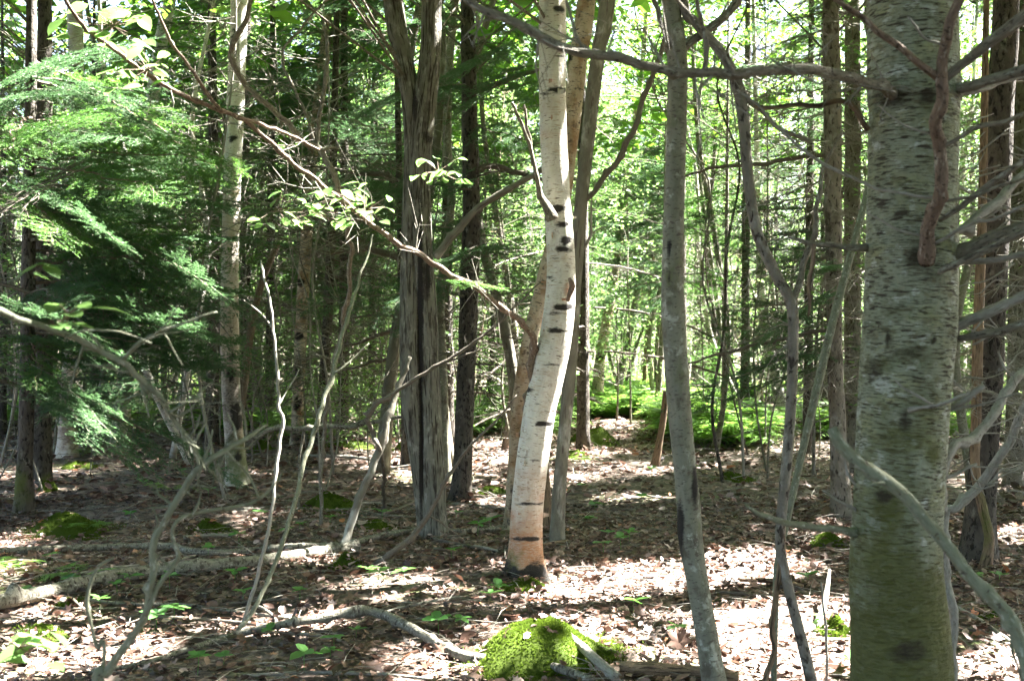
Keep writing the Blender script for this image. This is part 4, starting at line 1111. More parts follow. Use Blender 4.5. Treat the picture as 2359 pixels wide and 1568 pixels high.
# bare shrub at the left, close to the camera
shrub = thing('bare_shrub', 'leafless grey-green shrub close to the camera at the lower left', 'shrub', (at(235, 1568, 2.2)[0], 2.2, gz(at(235, 1568, 2.2)[0], 2.2)))
SH = [[down(205, 1700, 26, 2.2), (215, 1640, 26, 2.2), (250, 1540, 25, 2.2), (295, 1470, 23, 2.2), (335, 1410, 22, 2.2), (348, 1330, 20, 2.2), (349, 1245, 20, 2.2), (385, 1185, 20, 2.2), (425, 1125, 19, 2.2), (466, 1070, 18, 2.2), (520, 1030, 15, 2.22), (570, 1000, 12, 2.25), (615, 975, 8, 2.3)],
      [(466, 1072, 15, 2.2), (430, 1010, 15, 2.2), (390, 950, 15, 2.18), (350, 900, 16, 2.16), (315, 865, 16, 2.14), (280, 830, 17, 2.12), (220, 803, 18, 2.1), (150, 775, 18, 2.06), (70, 745, 19, 2.02), (0, 720, 19, 1.98), (-80, 690, 20, 1.95)],
      [(335, 1415, 15, 2.2), (360, 1350, 14, 2.2), (395, 1300, 13, 2.2), (410, 1275, 13, 2.2), (396, 1235, 12, 2.2), (405, 1205, 12, 2.2), (440, 1185, 12, 2.22), (500, 1170, 10, 2.25), (570, 1160, 9, 2.28), (620, 1130, 7, 2.3), (650, 1090, 4, 2.32)],
      [(440, 1186, 7, 2.22), (455, 1160, 6, 2.22), (462, 1130, 4, 2.22)],
      [down(235, 1690, 12, 2.25), (240, 1560, 12, 2.25), (222, 1490, 11, 2.25), (205, 1410, 11, 2.25), (206, 1340, 10, 2.25), (225, 1305, 9, 2.25), (262, 1285, 5, 2.25)],
      [(205, 1420, 5, 2.25), (190, 1400, 4, 2.25), (170, 1380, 3, 2.25)],
      [(280, 830, 10, 2.12), (310, 795, 9, 2.1), (360, 770, 8, 2.08), (430, 740, 7, 2.06), (500, 720, 5, 2.04)],
      [(310, 795, 6, 2.1), (370, 770, 6, 2.12), (440, 760, 4, 2.14)], [(360, 770, 5, 2.08), (395, 730, 4, 2.06), (410, 700, 3, 2.05)],
      [(150, 775, 6, 2.06), (200, 760, 6, 2.04), (290, 770, 5, 2.02), (350, 790, 3, 2.0)], [(315, 862, 7, 2.14), (250, 845, 6, 2.12), (190, 838, 4, 2.1)], [(345, 895, 6, 2.16), (290, 920, 5, 2.15), (240, 930, 3, 2.14)],
      [(400, 960, 6, 2.18), (440, 940, 5, 2.2), (470, 900, 3, 2.22)], [(430, 1010, 6, 2.2), (455, 985, 5, 2.2), (462, 955, 3, 2.2)], [(515, 1032, 8, 2.22), (540, 1060, 7, 2.24), (575, 1100, 7, 2.26), (595, 1150, 6, 2.28)],
      [(466, 1070, 8, 2.2), (480, 1030, 7, 2.2), (490, 990, 4, 2.2)], [(545, 1015, 7, 2.23), (535, 980, 6, 2.24), (520, 950, 4, 2.25)], [(380, 770, 4, 2.08), (400, 800, 4, 2.1), (420, 840, 3, 2.12)]]
for k, p in enumerate(SH):
    p = [(q[0], q[1], q[2] * 0.8, *q[3:]) for q in p]
    px_branch(shrub, p, 2.2, 'pole', 'stem' if k in (0, 4) else 'branch', 9, 0.06, 0.02, 120 + k)

add_twigs(shrub, [(466, 1070, 18), (390, 950, 15), (280, 830, 17), (150, 775, 18)], 2.15, 14, 0.09, 'pole', 13)
add_twigs(shrub, [(349, 1245, 20), (425, 1125, 19), (520, 1030, 15), (615, 975, 8)], 2.22, 12, 0.08, 'pole', 14)
px_thing('dead_pole', 'pale barkless dead pole slanting down across the big fir trunk', 'branch',
    [[(1912, 982, 24, 2.25), (1925, 1005, 28, 2.24), (1960, 1045, 28, 2.22), (2030, 1102, 29, 2.2), (2100, 1158, 29, 2.18), (2170, 1225, 29, 2.16), (2235, 1300, 30, 2.14), (2290, 1370, 31, 2.12), (2335, 1435, 33, 2.1), (2365, 1520, 34, 2.08), (2385, 1640, 36, 2.06), (2400, 2000, 40, 2.04), down(2405, 2300, 42, 2.03)],
     [(2040, 1110, 7, 2.19), (2015, 1116, 7, 2.17), (1995, 1120, 4, 2.16)], [(2318, 1410, 8, 2.1), (2330, 1480, 8, 2.1), (2345, 1540, 6, 2.1), (2370, 1620, 5, 2.1)]], 'pole', 2.2, seed=150, sides=14)
px_thing('dead_branch', 'bent silvery dead branch curving down at the right edge behind the big fir', 'branch',
    [[down(2205, 1250, 20, 4.6), (2175, 1215, 22, 4.6), (2205, 1165, 22, 4.6), (2250, 1130, 22, 4.6), (2290, 1070, 21, 4.55), (2325, 1000, 20, 4.5), (2360, 930, 18, 4.45), (2420, 850, 15, 4.4)], [(2215, 1155, 6, 4.6), (2260, 1100, 5, 4.6), (2300, 1060, 4, 4.6)]], 'dead', 4.6, seed=155)
px_thing('upright_stick', 'thin white upright stick standing in the litter left of the big fir foot', 'stick',
    [[down(1905, 1540, 7, 4.75), (1903, 1500, 6, 4.75), (1898, 1420, 6, 4.75), (1890, 1340, 4, 4.75)]], 'dead', 4.75, seed=158)

# sticks and logs lying on the floor
def floor_thing(name, label, pts, mat, sides=10, seed=0, lift=0.4, group=None, cat='stick', twigs=(), bump=0.08):
    """a stick lying on the ground through the picture places (px, py, width px)"""
    rows = []
    for q in pts:
        g = gpt(q[0], q[1])
        r = q[2] / FPX * g[1] / 2
        g[2] += r * lift + (q[3] if len(q) > 3 else 0) + 0.012
        rows.append([*g, r])
    root = thing(name, label, cat, rows[0][:3], group)
    V, F, bk = tube(rows, sides, seed, bump * 1.4, 0.03, None, bfreq=45, knots=4)
    mb = MB(); mb.add(V, F, 0, bk + seed); mb.build('stem', [M[mat]], root)
    for t in twigs:
        rr = []
        for q in t:
            g = gpt(q[0], q[1]); r = q[2] / FPX * g[1] / 2
            g[2] += r + (q[3] if len(q) > 3 else 0.02)
            rr.append([*g, r])
        V, F, bk = tube(rr, 6, seed + 1, 0.06, 0.04, None, bfreq=20)
        mb = MB(); mb.add(V, F, 0, bk + seed); mb.build('side_branch', [M[mat]], root)
    return root

floor_thing('fallen_log', 'long pale grey log lying across the lower left', [(-60, 1418, 34), (100, 1385, 34), (230, 1352, 33), (340, 1335, 32), (460, 1322, 31), (570, 1312, 29), (680, 1295, 27), (760, 1282, 25), (822, 1272, 24)], 'log', 20, 160, 0.9, cat='log', bump=0.05)
floor_thing('fallen_branch', 'grey wavy branch on the floor running from the left edge to the white birch foot', [(-30, 1284, 16), (100, 1278, 16), (230, 1274, 16), (380, 1270, 16), (440, 1282, 16), (520, 1284, 14), (590, 1277, 13), (680, 1272, 16), (780, 1270, 15), (850, 1252, 14), (900, 1240, 13), (970, 1232, 13), (1060, 1232, 11), (1165, 1224, 9)], 'log', 10, 163, 1.2, cat='branch')
floor_thing('fallen_branch', 'bowed grey branch lying along the bottom, thick at its right end', [(200, 1560, 10), (330, 1538, 12), (440, 1505, 14), (540, 1475, 16), (640, 1462, 18, 0.02), (740, 1456, 20, 0.04), (820, 1448, 22, 0.06), (880, 1452, 22, 0.05), (950, 1478, 22, 0.03), (1020, 1505, 22), (1070, 1528, 24), (1130, 1534, 22), (1210, 1536, 20), (1280, 1552, 20), (1360, 1580, 20)], 'log', 12, 166, 1.0, cat='branch', twigs=[[(640, 1462, 8), (630, 1440, 8, 0.04), (590, 1420, 7, 0.05), (565, 1440, 5)]])
floor_thing('fallen_branch', 'short grey stick lying against the front of the bright moss mound', [(1272, 1478, 16, 0.10), (1300, 1500, 20, 0.06), (1350, 1530, 22, 0.03), (1420, 1578, 24)], 'dead', 12, 169, 1.0, cat='branch')
floor_thing('fallen_log', 'brown rotten log end at the bottom, right of the moss mound', [(1428, 1556, 34), (1500, 1560, 36), (1590, 1566, 36), (1700, 1580, 34)], 'snag', 16, 171, 0.6, cat='log')
FS = [('thin grey stick under the long pale log on the left', [(60, 1368, 8), (180, 1388, 8), (300, 1400, 8), (420, 1402, 8), (540, 1418, 8), (690, 1436, 7)], 'log'),
      ('dark thin stick crossing the floor at the lower left', [(270, 1432, 9), (380, 1432, 9), (500, 1440, 9), (640, 1452, 8), (800, 1468, 7)], 'dead_dark'),
      ('pale twig slanting on the litter below the mossy log end', [(860, 1424, 6), (960, 1400, 7), (1050, 1384, 6), (1100, 1380, 4)], 'dead'),
      ('thin twig pair beside the left foot of the white birch', [(1000, 1270, 6), (1090, 1265, 7), (1170, 1283, 8), (1250, 1290, 6)], 'dead'),
      ('short broken stick just right of the white birch foot', [(1230, 1272, 11), (1270, 1262, 10), (1308, 1255, 9)], 'snag'),
      ('thin stick bowed across the shaded path behind the grey maple', [(1330, 1140, 4), (1420, 1132, 4), (1520, 1152, 4), (1620, 1160, 3)], 'dead'),
      ('reddish stick on the sunlit litter right of the grey maple', [(1700, 1345, 11), (1780, 1350, 12), (1850, 1360, 10)], 'snag'),
      ('dead branch bent up to the left of the big fir foot', [(1840, 1475, 16), (1880, 1450, 15), (1900, 1420, 13, 0.06), (1910, 1380, 8, 0.15)], 'dead'),
      ('pale stick on the floor right of the big fir foot', [(2190, 1400, 8), (2260, 1440, 9), (2330, 1490, 10), (2400, 1530, 9)], 'dead'),
      ('dark stick on the litter at the lower right corner', [(2180, 1450, 7), (2280, 1470, 8), (2380, 1500, 8)], 'dead_dark'),
      ('grey stick lying behind the smaller moss mound', [(700, 1055, 7), (820, 1060, 7), (900, 1075, 6), (960, 1082, 4)], 'dead'),
      ('white twig lying on the sunlit floor before the dark fir', [(1040, 1165, 5), (1100, 1170, 6), (1170, 1178, 5)], 'dead'),
      ('long thin stick in the shade at the far left', [(0, 1040, 6), (120, 1052, 6), (260, 1040, 6), (340, 1030, 4)], 'dead_dark'),
      ('broken white stick end in the sun near the left log', [(660, 1276, 12), (700, 1268, 14), (790, 1270, 12)], 'dead'),
      ('thin stick at the very bottom left of the frame', [(560, 1568, 9), (700, 1560, 9), (860, 1562, 8), (1000, 1575, 7)], 'dead'),
      ('forked twig beside the bowed branch at the bottom', [(1000, 1568, 7), (1060, 1545, 8), (1120, 1540, 6), (1180, 1525, 4)], 'dead')]
for k, (lab, pts, m) in enumerate(FS):
    floor_thing('stick', lab, pts, m, 7, 180 + k, 1.3)

rs = random.Random(21)
for k in range(30):
    a = rs.uniform(20, 1150) if k < 20 else rs.uniform(1720, 2340)
    b = rs.uniform(1060, 1560) if k < 20 else rs.uniform(1150, 1540)
    dx, dy = rs.uniform(60, 230) * (0.5 + (b - 900) / 900), rs.uniform(-34, 34)
    w = rs.uniform(4, 9)
    floor_thing('stick', 'loose stick', [(a - dx / 2, b - dy / 2, w), (a, b + rs.uniform(-8, 8), w), (a + dx / 2, b + dy / 2, w * 0.7)], rs.choice(['dead', 'dead_dark', 'log']), 6, 260 + k, 1.2, 'loose sticks on the litter')

# ------------------------------------------------------------------ moss mounds
def mound(label, px0, px1, py_top, py_bot, seed, depth=None, blades=9000, lean=0.0, blade=0.015, name='moss_mound', cat='moss', lump=0.75, stuff_n=None):
    cx = (px0 + px1) / 2
    g = gpt(cx, py_bot - 0.25 * (py_bot - py_top))
    d = g[1]
    rx = (px1 - px0) / 2 / FPX * d
    top = CAMZ - (py_top - H2) / FPX * (d + rx * 0.15)
    h = max(0.035, (top - g[2]) * 0.76)
    ry = rx * 0.95 if depth is None else depth
    root = thing(name, label, cat, (g[0], d, g[2]))
    nu, nv = 64, 20
    A = np.arange(nu) / nu * 2 * math.pi
    ar = 1 + 0.30 * vnoise(np.column_stack([np.cos(A) * 1.3 + seed * 7, np.sin(A) * 1.3, A * 0]), seed) + 0.16 * vnoise(np.column_stack([np.cos(A) * 3 + seed * 3, np.sin(A) * 3, A * 0]), seed + 1)
    rows = []
    for j in range(nv + 1):
        q = 1 - j / nv
        z = math.cos(q * math.pi / 2) ** 0.88
        rows.append(np.column_stack([np.cos(A) * q * ar * rx + lean * rx * z, np.sin(A) * q * ar * ry, np.full(nu, z * h * 1.1 - 0.1 * h)]))
    V = np.vstack(rows)
    n = fbm(np.column_stack([V[:, 0] / rx * 1.6 + seed * 5.1, V[:, 1] / ry * 1.6, V[:, 2] * 0 + seed]), seed, 3)
    V[:, 2] += lump * 0.9 * h * n * np.clip(V[:, 2] / h, 0, 1)
    V += np.array([g[0], d, g[2]])
    i = np.arange(nv)[:, None] * nu
    j = np.arange(nu)[None]
    k = (j + 1) % nu
    F = np.stack([i + j, i + k, i + nu + k, i + nu + j], 2).reshape(-1, 4)
    mb = MB()
    mb.add(V, [F], 0, tint=0.3 + 0.5 * (0.5 + 0.5 * vnoise(V * 14, seed)))
    o = mb.build('cushion', [M['moss']], root)
    # the nap: thousands of tiny shoots
    r = np.random.default_rng(seed)
    f = F[np.minimum((r.random(blades) ** 0.8 * len(F)).astype(int), len(F) - 1)]
    w = r.dirichlet((1, 1, 1, 1), blades)
    P = (V[f] * w[:, :, None]).sum(1)
    N = np.cross(V[f[:, 2]] - V[f[:, 0]], V[f[:, 3]] - V[f[:, 1]])
    N /= np.linalg.norm(N, axis=1)[:, None] + 1e-9
    D = N + r.normal(0, 0.55, N.shape)
    X, Y, Z = frames(D, np.array([[0.1, 0.9, 0.3]]).repeat(blades, 0), r.uniform(0, 6, blades))
    T = np.array([(0, 0.22, 0), (1, 0.05, 0.1), (0.45, -0.25, 0)], float)
    ne = blades // 3          # stray shoots creeping out over the litter
    ea = r.uniform(0, 6.28, ne)
    er = 0.85 + np.abs(r.normal(0, 0.22, ne))
    ar2 = np.interp(ea, np.append(A, 2 * math.pi), np.append(ar, ar[0]))
    E = np.column_stack([g[0] + np.cos(ea) * er * ar2 * rx, d + np.sin(ea) * er * ar2 * ry, np.zeros(ne)])
    E[:, 2] = gh(E[:, 0], E[:, 1]) + r.uniform(0.0, 0.035, ne)
    E = E[vnoise(E * 9, seed) > -0.15]
    P = np.vstack([P, E]); N = np.vstack([N, np.tile([0, 0, 1.0], (len(E), 1))])
    blades = len(P)
    D = N + r.normal(0, 0.55, N.shape)
    X, Y, Z = frames(D, np.array([[0.1, 0.9, 0.3]]).repeat(blades, 0), r.uniform(0, 6, blades))
    Vb, Fb = inst(T, [[(0, 1, 2)]], P - N * 0.004, X, Y, Z, blade * r.uniform(0.5, 1.2, blades))
    mb = MB()
    mb.add(Vb, Fb, 0, tint=np.repeat(np.clip(0.5 + 0.35 * vnoise(P * 12, seed + 3) + r.normal(0, 0.22, blades), 0, 1), 3))
    s = mb.build('moss_shoots', [M['moss']], o, tuple(root.location))
    s['kind'] = 'stuff'
    nl = int(10 + rx * 60)    # fallen leaves caught on it
    f = F[r.integers(0, len(F) * 9 // 10, nl)]
    Q = V[f].mean(1) + [0, 0, 0.012]
    lb = MB()
    scatter_leaves(lb, Q, 0.05, r, 0, LEAF6, LEAF6F, 0.6, 0.0)
    lb.build('caught_leaves', [M['litter']], o, tuple(root.location))['kind'] = 'stuff'
    return root
mound('bright green moss mound in the foreground, below the white birch', 1115, 1435, 1402, 1548, 1, blades=24000, lump=0.45, lean=-0.25)
mound('wide dark green moss mound with a low dome, left of the twin maple', 676, 834, 1128, 1192, 2, blades=9000)
mound('small pointed moss mound right in front of the wide one', 812, 900, 1186, 1230, 3, blades=6000)
mound('low broad moss mound in shade near the left edge, fern before it', 36, 258, 1174, 1250, 4, blades=10000)
mound('little mossy clump in the litter far left behind the edge fir', 145, 222, 1050, 1086, 5, blades=4000)
mound('round moss clump left of the wide mound, under the shrub twigs', 445, 525, 1190, 1236, 6, blades=5000)
mound('moss tuft at the right end of the long pale log', 752, 832, 1272, 1318, 7, blades=5000)
mound('mossy lump behind the zigzag stem, right of the flaking birch', 570, 640, 1012, 1048, 8, blades=3500)
mound('sunlit moss patch at the foot of the dark fir trunk', 1090, 1165, 1116, 1140, 9, blades=4000)
mound('yellow-green moss patch behind the twin maple foot', 1012, 1050, 1075, 1115, 10, blades=2500)
mound('moss-covered old stump to the right behind the white birch', 1308, 1420, 978, 1035, 11, blades=8000, lump=0.8, name='mossy_stump', cat='stump')
mound('flat moss cushion before the old mossy stump', 1290, 1362, 1030, 1062, 12, blades=3500)
mound('mossy hump on the sunlit path right of the old stump', 1375, 1425, 1010, 1038, 13, blades=2500)
mound('thin moss spread beyond the grey maple on its right', 1640, 1730, 1085, 1110, 14, blades=3000)
mound('small round moss pad on the shaded path', 1362, 1396, 1155, 1172, 15, blades=1500)
mound('low moss cushion in the sun left of the twin maple foot', 905, 945, 1020, 1045, 16, blades=2000)
mound('green moss around the foot of the white birch', 1148, 1262, 1322, 1372, 17, blades=5000, lump=0.4)
mound('bright yellowish moss heap left of the big fir foot', 1880, 1962, 1410, 1475, 18, blades=6000, lump=0.6)
mound('dark moss pad under the twig left of the big fir', 1860, 1955, 1222, 1262, 19, blades=3500)
mound('moss pad on the floor right of the big fir near the edge', 2250, 2330, 1400, 1432, 20, blades=3000)
mound('moss strip on the lit floor behind the leaning grey stem', 740, 860, 1006, 1036, 21, blades=4500)
mound('small mossy knob at the foot of the left edge fir', 88, 132, 1095, 1140, 22, blades=2500)
mound('moss tuft among the sticks at the lower left', 125, 185, 1372, 1402, 23, blades=3000)
mound('yellow-brown moss lump at the left bottom corner', 40, 150, 1435, 1480, 24, blades=4000)

# ------------------------------------------------------------------ unseen trees added outside the frame to shade the floor
off = [(5.2, 8.0, 0.11, 'fir_grey'), (6.3, 5.2, 0.10, 'maple'), (4.6, 3.6, 0.09, 'smooth_maple'), (7.6, 10.5, 0.12, 'birch'), (9.2, 7.4, 0.12, 'maple'), (10.8, 11.5, 0.12, 'fir_grey'), (8.4, 13.8, 0.11, 'birch'), (12.0, 15.0, 0.12, 'maple'), (-5.8, 7.0, 0.10, 'maple'), (3.2, 0.6, 0.10, 'maple'), (7.0, 1.4, 0.11, 'birch'), (-4.5, 2.0, 0.1, 'maple'), (-2.5, -4.0, 0.12, 'maple'), (2.5, -5.0, 0.12, 'birch'), (6.5, -4.0, 0.12, 'maple'), (-7.0, -2.0, 0.12, 'maple')]
for k, (x, y, r, m) in enumerate(off):
    z = gz(x, y)
    rows = [[x, y, z - 0.1, r * 1.15], [x + 0.05, y, 2, r], [x - 0.1, y + 0.1, 5, r * 0.85], [x, y + 0.2, 9, r * 0.6], [x + 0.1, y, 13, r * 0.25]]
    root = thing('maple_tree', 'unseen canopy tree added outside the picture to shade the clearing', 'tree', (x, y, z), 'canopy trees outside the frame')
    build_trunk(root, rows, m, 12, 300 + k, 0.06, 0.2)
    TREES.append((rows, root))

def build_shade_canopy():  # leaves added overhead for shade, with gaps shaped to let sun patches through
    r = np.random.default_rng(77)
    N = 9600
    g = np.column_stack([r.uniform(-14, 11, N), r.uniform(-12, 20, N), np.zeros(N)])
    z = r.uniform(4.6, 13, N)
    C = g + SUN * (z / SUN[2])[:, None]
    px, py = proj(C)
    vis = (C[:, 1] > 1.0) & (py > -60) & (px > -250) & (px < 2600)
    C = C[~(vis & (C[:, 1] < 17))]
    near = np.array([[*on_rows(q, 7)[:2]] for q, _ in TREES])
    own = np.argmin(np.linalg.norm(C[:, None, :2] - near[None], axis=2), axis=1)
    per = 22
    for t, (rows, root) in enumerate(TREES):
        c = C[own == t]
        if len(c) == 0:
            continue
        P = np.repeat(c, per, 0) + r.normal(0, 1, (len(c) * per, 3)) * [0.30, 0.30, 0.14]
        H_ = floor_hit(P)
        drop = lit(H_)
        for dx, dy in ((0.2, 0), (-0.2, 0), (0, 0.2), (0, -0.2)):
            drop |= lit(H_ + [dx, dy, 0])
        P = P[~drop]
        mb = MB()
        if len(P):
            scatter_leaves(mb, P, 0.30, r, 0)
        if mb.n:
            mb.build('crown', [M['leaf_canopy']], root)
        q = r.permutation(len(c))[:60]
        tb = MB()
        S = np.array([on_rows(rows, min(rows[-1][2] - 0.3, max(3.5, p[2] - 0.6 * np.linalg.norm(p[:2] - near[t]) - 0.3)))[:3] for p in c[q]])
        keep = ~lit(floor_hit((S + c[q]) / 2))
        if keep.any():
            twig_tubes(tb, S[keep], c[q][keep], 0.012, 0.003, 0, 4, -0.04)
            tb.build('limbs', [M['branch']], root)['kind'] = 'stuff'
build_shade_canopy()

# ------------------------------------------------------------------ woods behind
def leafy_mesh(seed, H, r0, zlo, spread, ncl, per, size, mat='leaf_bright', bark_='smooth_maple', T=LEAF4, TF=LEAF4F):
    """trunk mesh and crown mesh of a slim leafy tree, base at the origin"""
    r = np.random.default_rng(seed)
    x, y = np.cumsum(r.normal(0, 0.03 * H, 7)), np.cumsum(r.normal(0, 0.03 * H, 7))
    zz = np.linspace(0, H, 7)
    rows = np.column_stack([x - x[0], y - y[0], zz - 0.05, r0 * (1 - 0.8 * zz / H)])
    V, F, bk = tube(rows, 7, seed, 0.06, H / 28, (0.3, 0.1, 4))
    tb = MB(); tb.add(V, F, 0, bk + seed)
    zc = zlo + (H * 1.02 - zlo) * r.random(ncl) ** 0.85
    a = r.uniform(0, 2 * math.pi, ncl)
    rad = spread * (0.25 + 0.75 * np.sqrt(r.random(ncl))) * (1 - 0.6 * ((zc - zlo) / (H - zlo)) ** 2)
    S = np.array([on_rows(rows, max(0.3, q - 0.35 * w)) for q, w in zip(zc, rad)])
    C = S[:, :3] * 1.0
    C[:, 0] += np.cos(a) * rad; C[:, 1] += np.sin(a) * rad; C[:, 2] = zc
    twig_tubes(tb, S[:, :3], C, np.minimum(0.009, S[:, 3] * 0.6), 0.002, 0, 3, -0.05)
    P = np.repeat(C, per, 0) + r.normal(0, 1, (ncl * per, 3)) * [0.2, 0.2, 0.08]
    cb = MB()
    scatter_leaves(cb, P, size, r, 0, T, TF, 0.45, 0.2)
    return tb.mesh('leafy_trunk', [M[bark_]]), cb.mesh('leafy_crown', [M[mat]])

def fir_mesh(seed, H, r0, zlo, nb, L, live=0.8, mat='needle'):
    r = np.random.default_rng(seed)
    rows = np.array([[0, 0, -0.05, r0], [0.03, 0, H * 0.3, r0 * 0.8], [0, 0.03, H * 0.7, r0 * 0.45], [0, 0, H, 0.01]])
    V, F, bk = tube(rows, 8, seed, 0.08, H / 30, (0.3, 0.12, 4))
    tb = MB(); tb.add(V, F, 0, bk + seed)
    cb = MB()
    sk = [bough_skeleton(np.random.default_rng(seed * 31 + i), 1.0, 0.14 + 0.05 * i, 0.45, 0.075, True, 0.03, 0.35) for i in range(3)]
    for i in range(nb):
        z = 0.6 + (H - 0.7) * (i + r.random()) / nb
        l = L * r.uniform(0.6, 1.1) * max(0.12, 1 - (z / H) ** 1.6)
        a = r.uniform(0, 2 * math.pi)
        A, B, lev = sk[i % 3]
        A, B = A * l, B * l
        ca, sa = math.cos(a), math.sin(a)
        Rm = np.array([[ca, sa, 0], [-sa, ca, 0], [0, 0, 1]])
        p = on_rows(rows, z)[:3]
        A, B = A @ Rm + p, B @ Rm + p
        alive = z > zlo and r.random() < live
        q = lev < 2 if alive else (lev < 2) & (r.random(len(lev)) < 0.8)
        rad = np.where(lev == 0, 0.009 * l, 0.0028)
        twig_tubes(tb, A[q], B[q], rad[q], rad[q] * 0.7, 1)
        if alive:
            q = lev > 0
            needles(cb, A[q], B[q], r, 0.02, 0.036, 0, 1.7)
    return tb.mesh('fir_trunk', [M['fir_dark'], M['dead_dark']]), cb.mesh('fir_crown', [M[mat]])

def plant(name, label, cat, meshes, x, y, rz, s, group, names=('trunk', 'crown')):
    z = gz(x, y)
    root = thing(name, label, cat, (x, y, z), group)
    root.rotation_euler = (0, 0, rz)
    for me, nm in zip(meshes, names):
        put(nm, me, root, (0, 0, 0), (0, 0, 0), s)
    return root

rb = random.Random(11)
LM = [leafy_mesh(400 + i, 7 + i * 0.6, 0.045, 1.2, 1.3, 210, 34, 0.085, 'leaf_bright', ('smooth_maple', 'birch', 'maple')[i % 3]) for i in range(5)]
SM = [leafy_mesh(420 + i, 4.2 + i * 0.4, 0.018, 0.6, 0.75, 80, 16, 0.075, 'leaf_bright', ('smooth_maple', 'maple', 'fir_grey')[i % 3]) for i in range(4)]
SH_ = [leafy_mesh(440 + i, 1.6 + i * 0.3, 0.010, 0.2, 0.6, 70, 16, 0.065, 'leaf_bright', 'maple') for i in range(3)]
FM = [fir_mesh(460 + i, 9 + i, 0.09, 2.2, 62, 2.0, 0.85, ('needle', 'needle_yellow')[i % 2]) for i in range(3)]
BIG = [leafy_mesh(480 + i, 12 + 2 * i, 0.10, 2.0, 2.6, 260, 40, 0.14, 'leaf_bright', ('birch', 'maple')[i % 2]) for i in range(3)]

def free(x, y):
    """clear of the sun-lit gap and of the path in the middle"""
    px, py = W2 + x / y * FPX, 0
    return True

spots = []
def far_spots(n, y0, y1, gap, seed):
    r = random.Random(seed)
    out = []
    tries = 0
    while len(out) < n and tries < n * 60:
        tries += 1
        y = y0 + (y1 - y0) * r.random() ** 0.8
        x = r.uniform(-0.56, 0.56) * y
        if y < 16.5 and min(abs(W2 + x / y * FPX - q) for q in (100, 175, 285, 318, 345, 375, 530, 548, 690)) < 20:
            continue
        if all((x - a) ** 2 + (y - b) ** 2 > gap * gap for a, b in spots + out):
            out.append((x, y))
    spots.extend(out)
    return out
for x, y in far_spots(74, 17, 42, 1.3, 1):
    if 1350 < W2 + x / y * FPX < 1900 and (rb.random() < 0.2 or y < 20):
        continue
    if 2.5 < x < 12 and 17 < y < 37 and rb.random() < 0.65:
        continue
    plant('maple_tree', 'slim leafy tree in the bright woods far behind', 'tree', rb.choice(LM), x, y, rb.uniform(0, 6.28), rb.uniform(0.85, 1.3), 'slim leafy trees far behind')
for x, y in far_spots(64, 14, 44, 1.4, 2):
    px = W2 + x / y * FPX
    if 1360 < px < 1860 and y < 24:
        continue
    plant('fir_tree', 'dark fir standing in the woods far behind', 'tree', rb.choice(FM), x, y, rb.uniform(0, 6.28), rb.uniform(0.8, 1.15), 'firs far behind')
for x, y in far_spots(84, 12, 32, 0.8, 3):
    if 1340 < W2 + x / y * FPX < 1920 and rb.random() < 0.6:
        continue
    if 1.0 < x < 9 and 16 < y < 34 and rb.random() < 0.5:
        continue
    plant('sapling', 'thin leafy sapling in the thicket behind the clearing', 'sapling', rb.choice(SM), x, y, rb.uniform(0, 6.28), rb.uniform(0.8, 1.3), 'thin saplings in the thicket')
for x, y in far_spots(110, 15, 44, 0.8, 4):
    if 1340 < W2 + x / y * FPX < 1920 and y < 26:
        continue
    if 1.0 < x < 9 and 16 < y < 32 and rb.random() < 0.5:
        continue
    plant('leafy_shrub', 'low bright leafy bush on the far forest floor', 'shrub', rb.choice(SH_), x, y, rb.uniform(0, 6.28), rb.uniform(0.8, 1.4), 'low leafy bushes far behind', ('stem', 'crown'))
for x, y in far_spots(60, 38, 64, 2.3, 5):
    if 1380 < W2 + x / y * FPX < 1880 and rb.random() < 0.1:
        continue
    plant('maple_tree', 'large leafy tree closing the view at the back', 'tree', rb.choice(BIG), x, y, rb.uniform(0, 6.28), rb.uniform(0.85, 1.2), 'large trees closing the view')

for x, y in far_spots(60, 13.5, 21, 0.6, 9):
    px = W2 + x / y * FPX
    if not (150 < px < 940 or 1020 < px < 1180):
        continue
    plant('leafy_shrub', 'low bush', 'shrub', rb.choice(SH_), x, y, rb.uniform(0, 6.28), rb.uniform(0.45, 0.9), 'low leafy bushes far behind', ('stem', 'crown'))

# medium trunks of the middle distance, their crowns above the picture
MT = [leafy_mesh(540 + i, 9.5, 0.05 + 0.014 * (i % 4), 5.6, 1.3, 46, 20, 0.12, 'leaf_canopy', ('birch', 'fir_grey', 'maple', 'birch_dirty', 'smooth_maple', 'fir_dark')[i % 6]) for i in range(6)]
KEEP = [60, 162, 290, 530, 690, 750, 965, 1076, 1262, 1320, 1385, 1555, 1822, 1922, 2090, 2280]
for x, y in far_spots(150, 10.5, 30, 0.7, 7)[:]:
    px = W2 + x / y * FPX
    if min(abs(px - q) for q in KEEP) < 34 or (1340 < px < 1860 and y < 17) or rb.random() < 0.45:
        continue
    plant('maple_tree', 'medium trunk', 'tree', rb.choice(MT), x, y, rb.uniform(0, 6.28), rb.uniform(0.8, 1.15), 'medium trunks of the middle distance')

for k in range(18):      # woods going on beside the picture
    y = 9 + k % 9 * 3.4
    x = (0.58 + 0.16 * rb.random()) * y * (1 if k >= 9 else -1) + (0 if k < 9 else 1.5)
    plant('maple_tree', 'canopy tree', 'tree', rb.choice(LM if k % 3 else FM), x, y, rb.uniform(0, 6.28), rb.uniform(0.9, 1.2), 'canopy trees outside the frame')

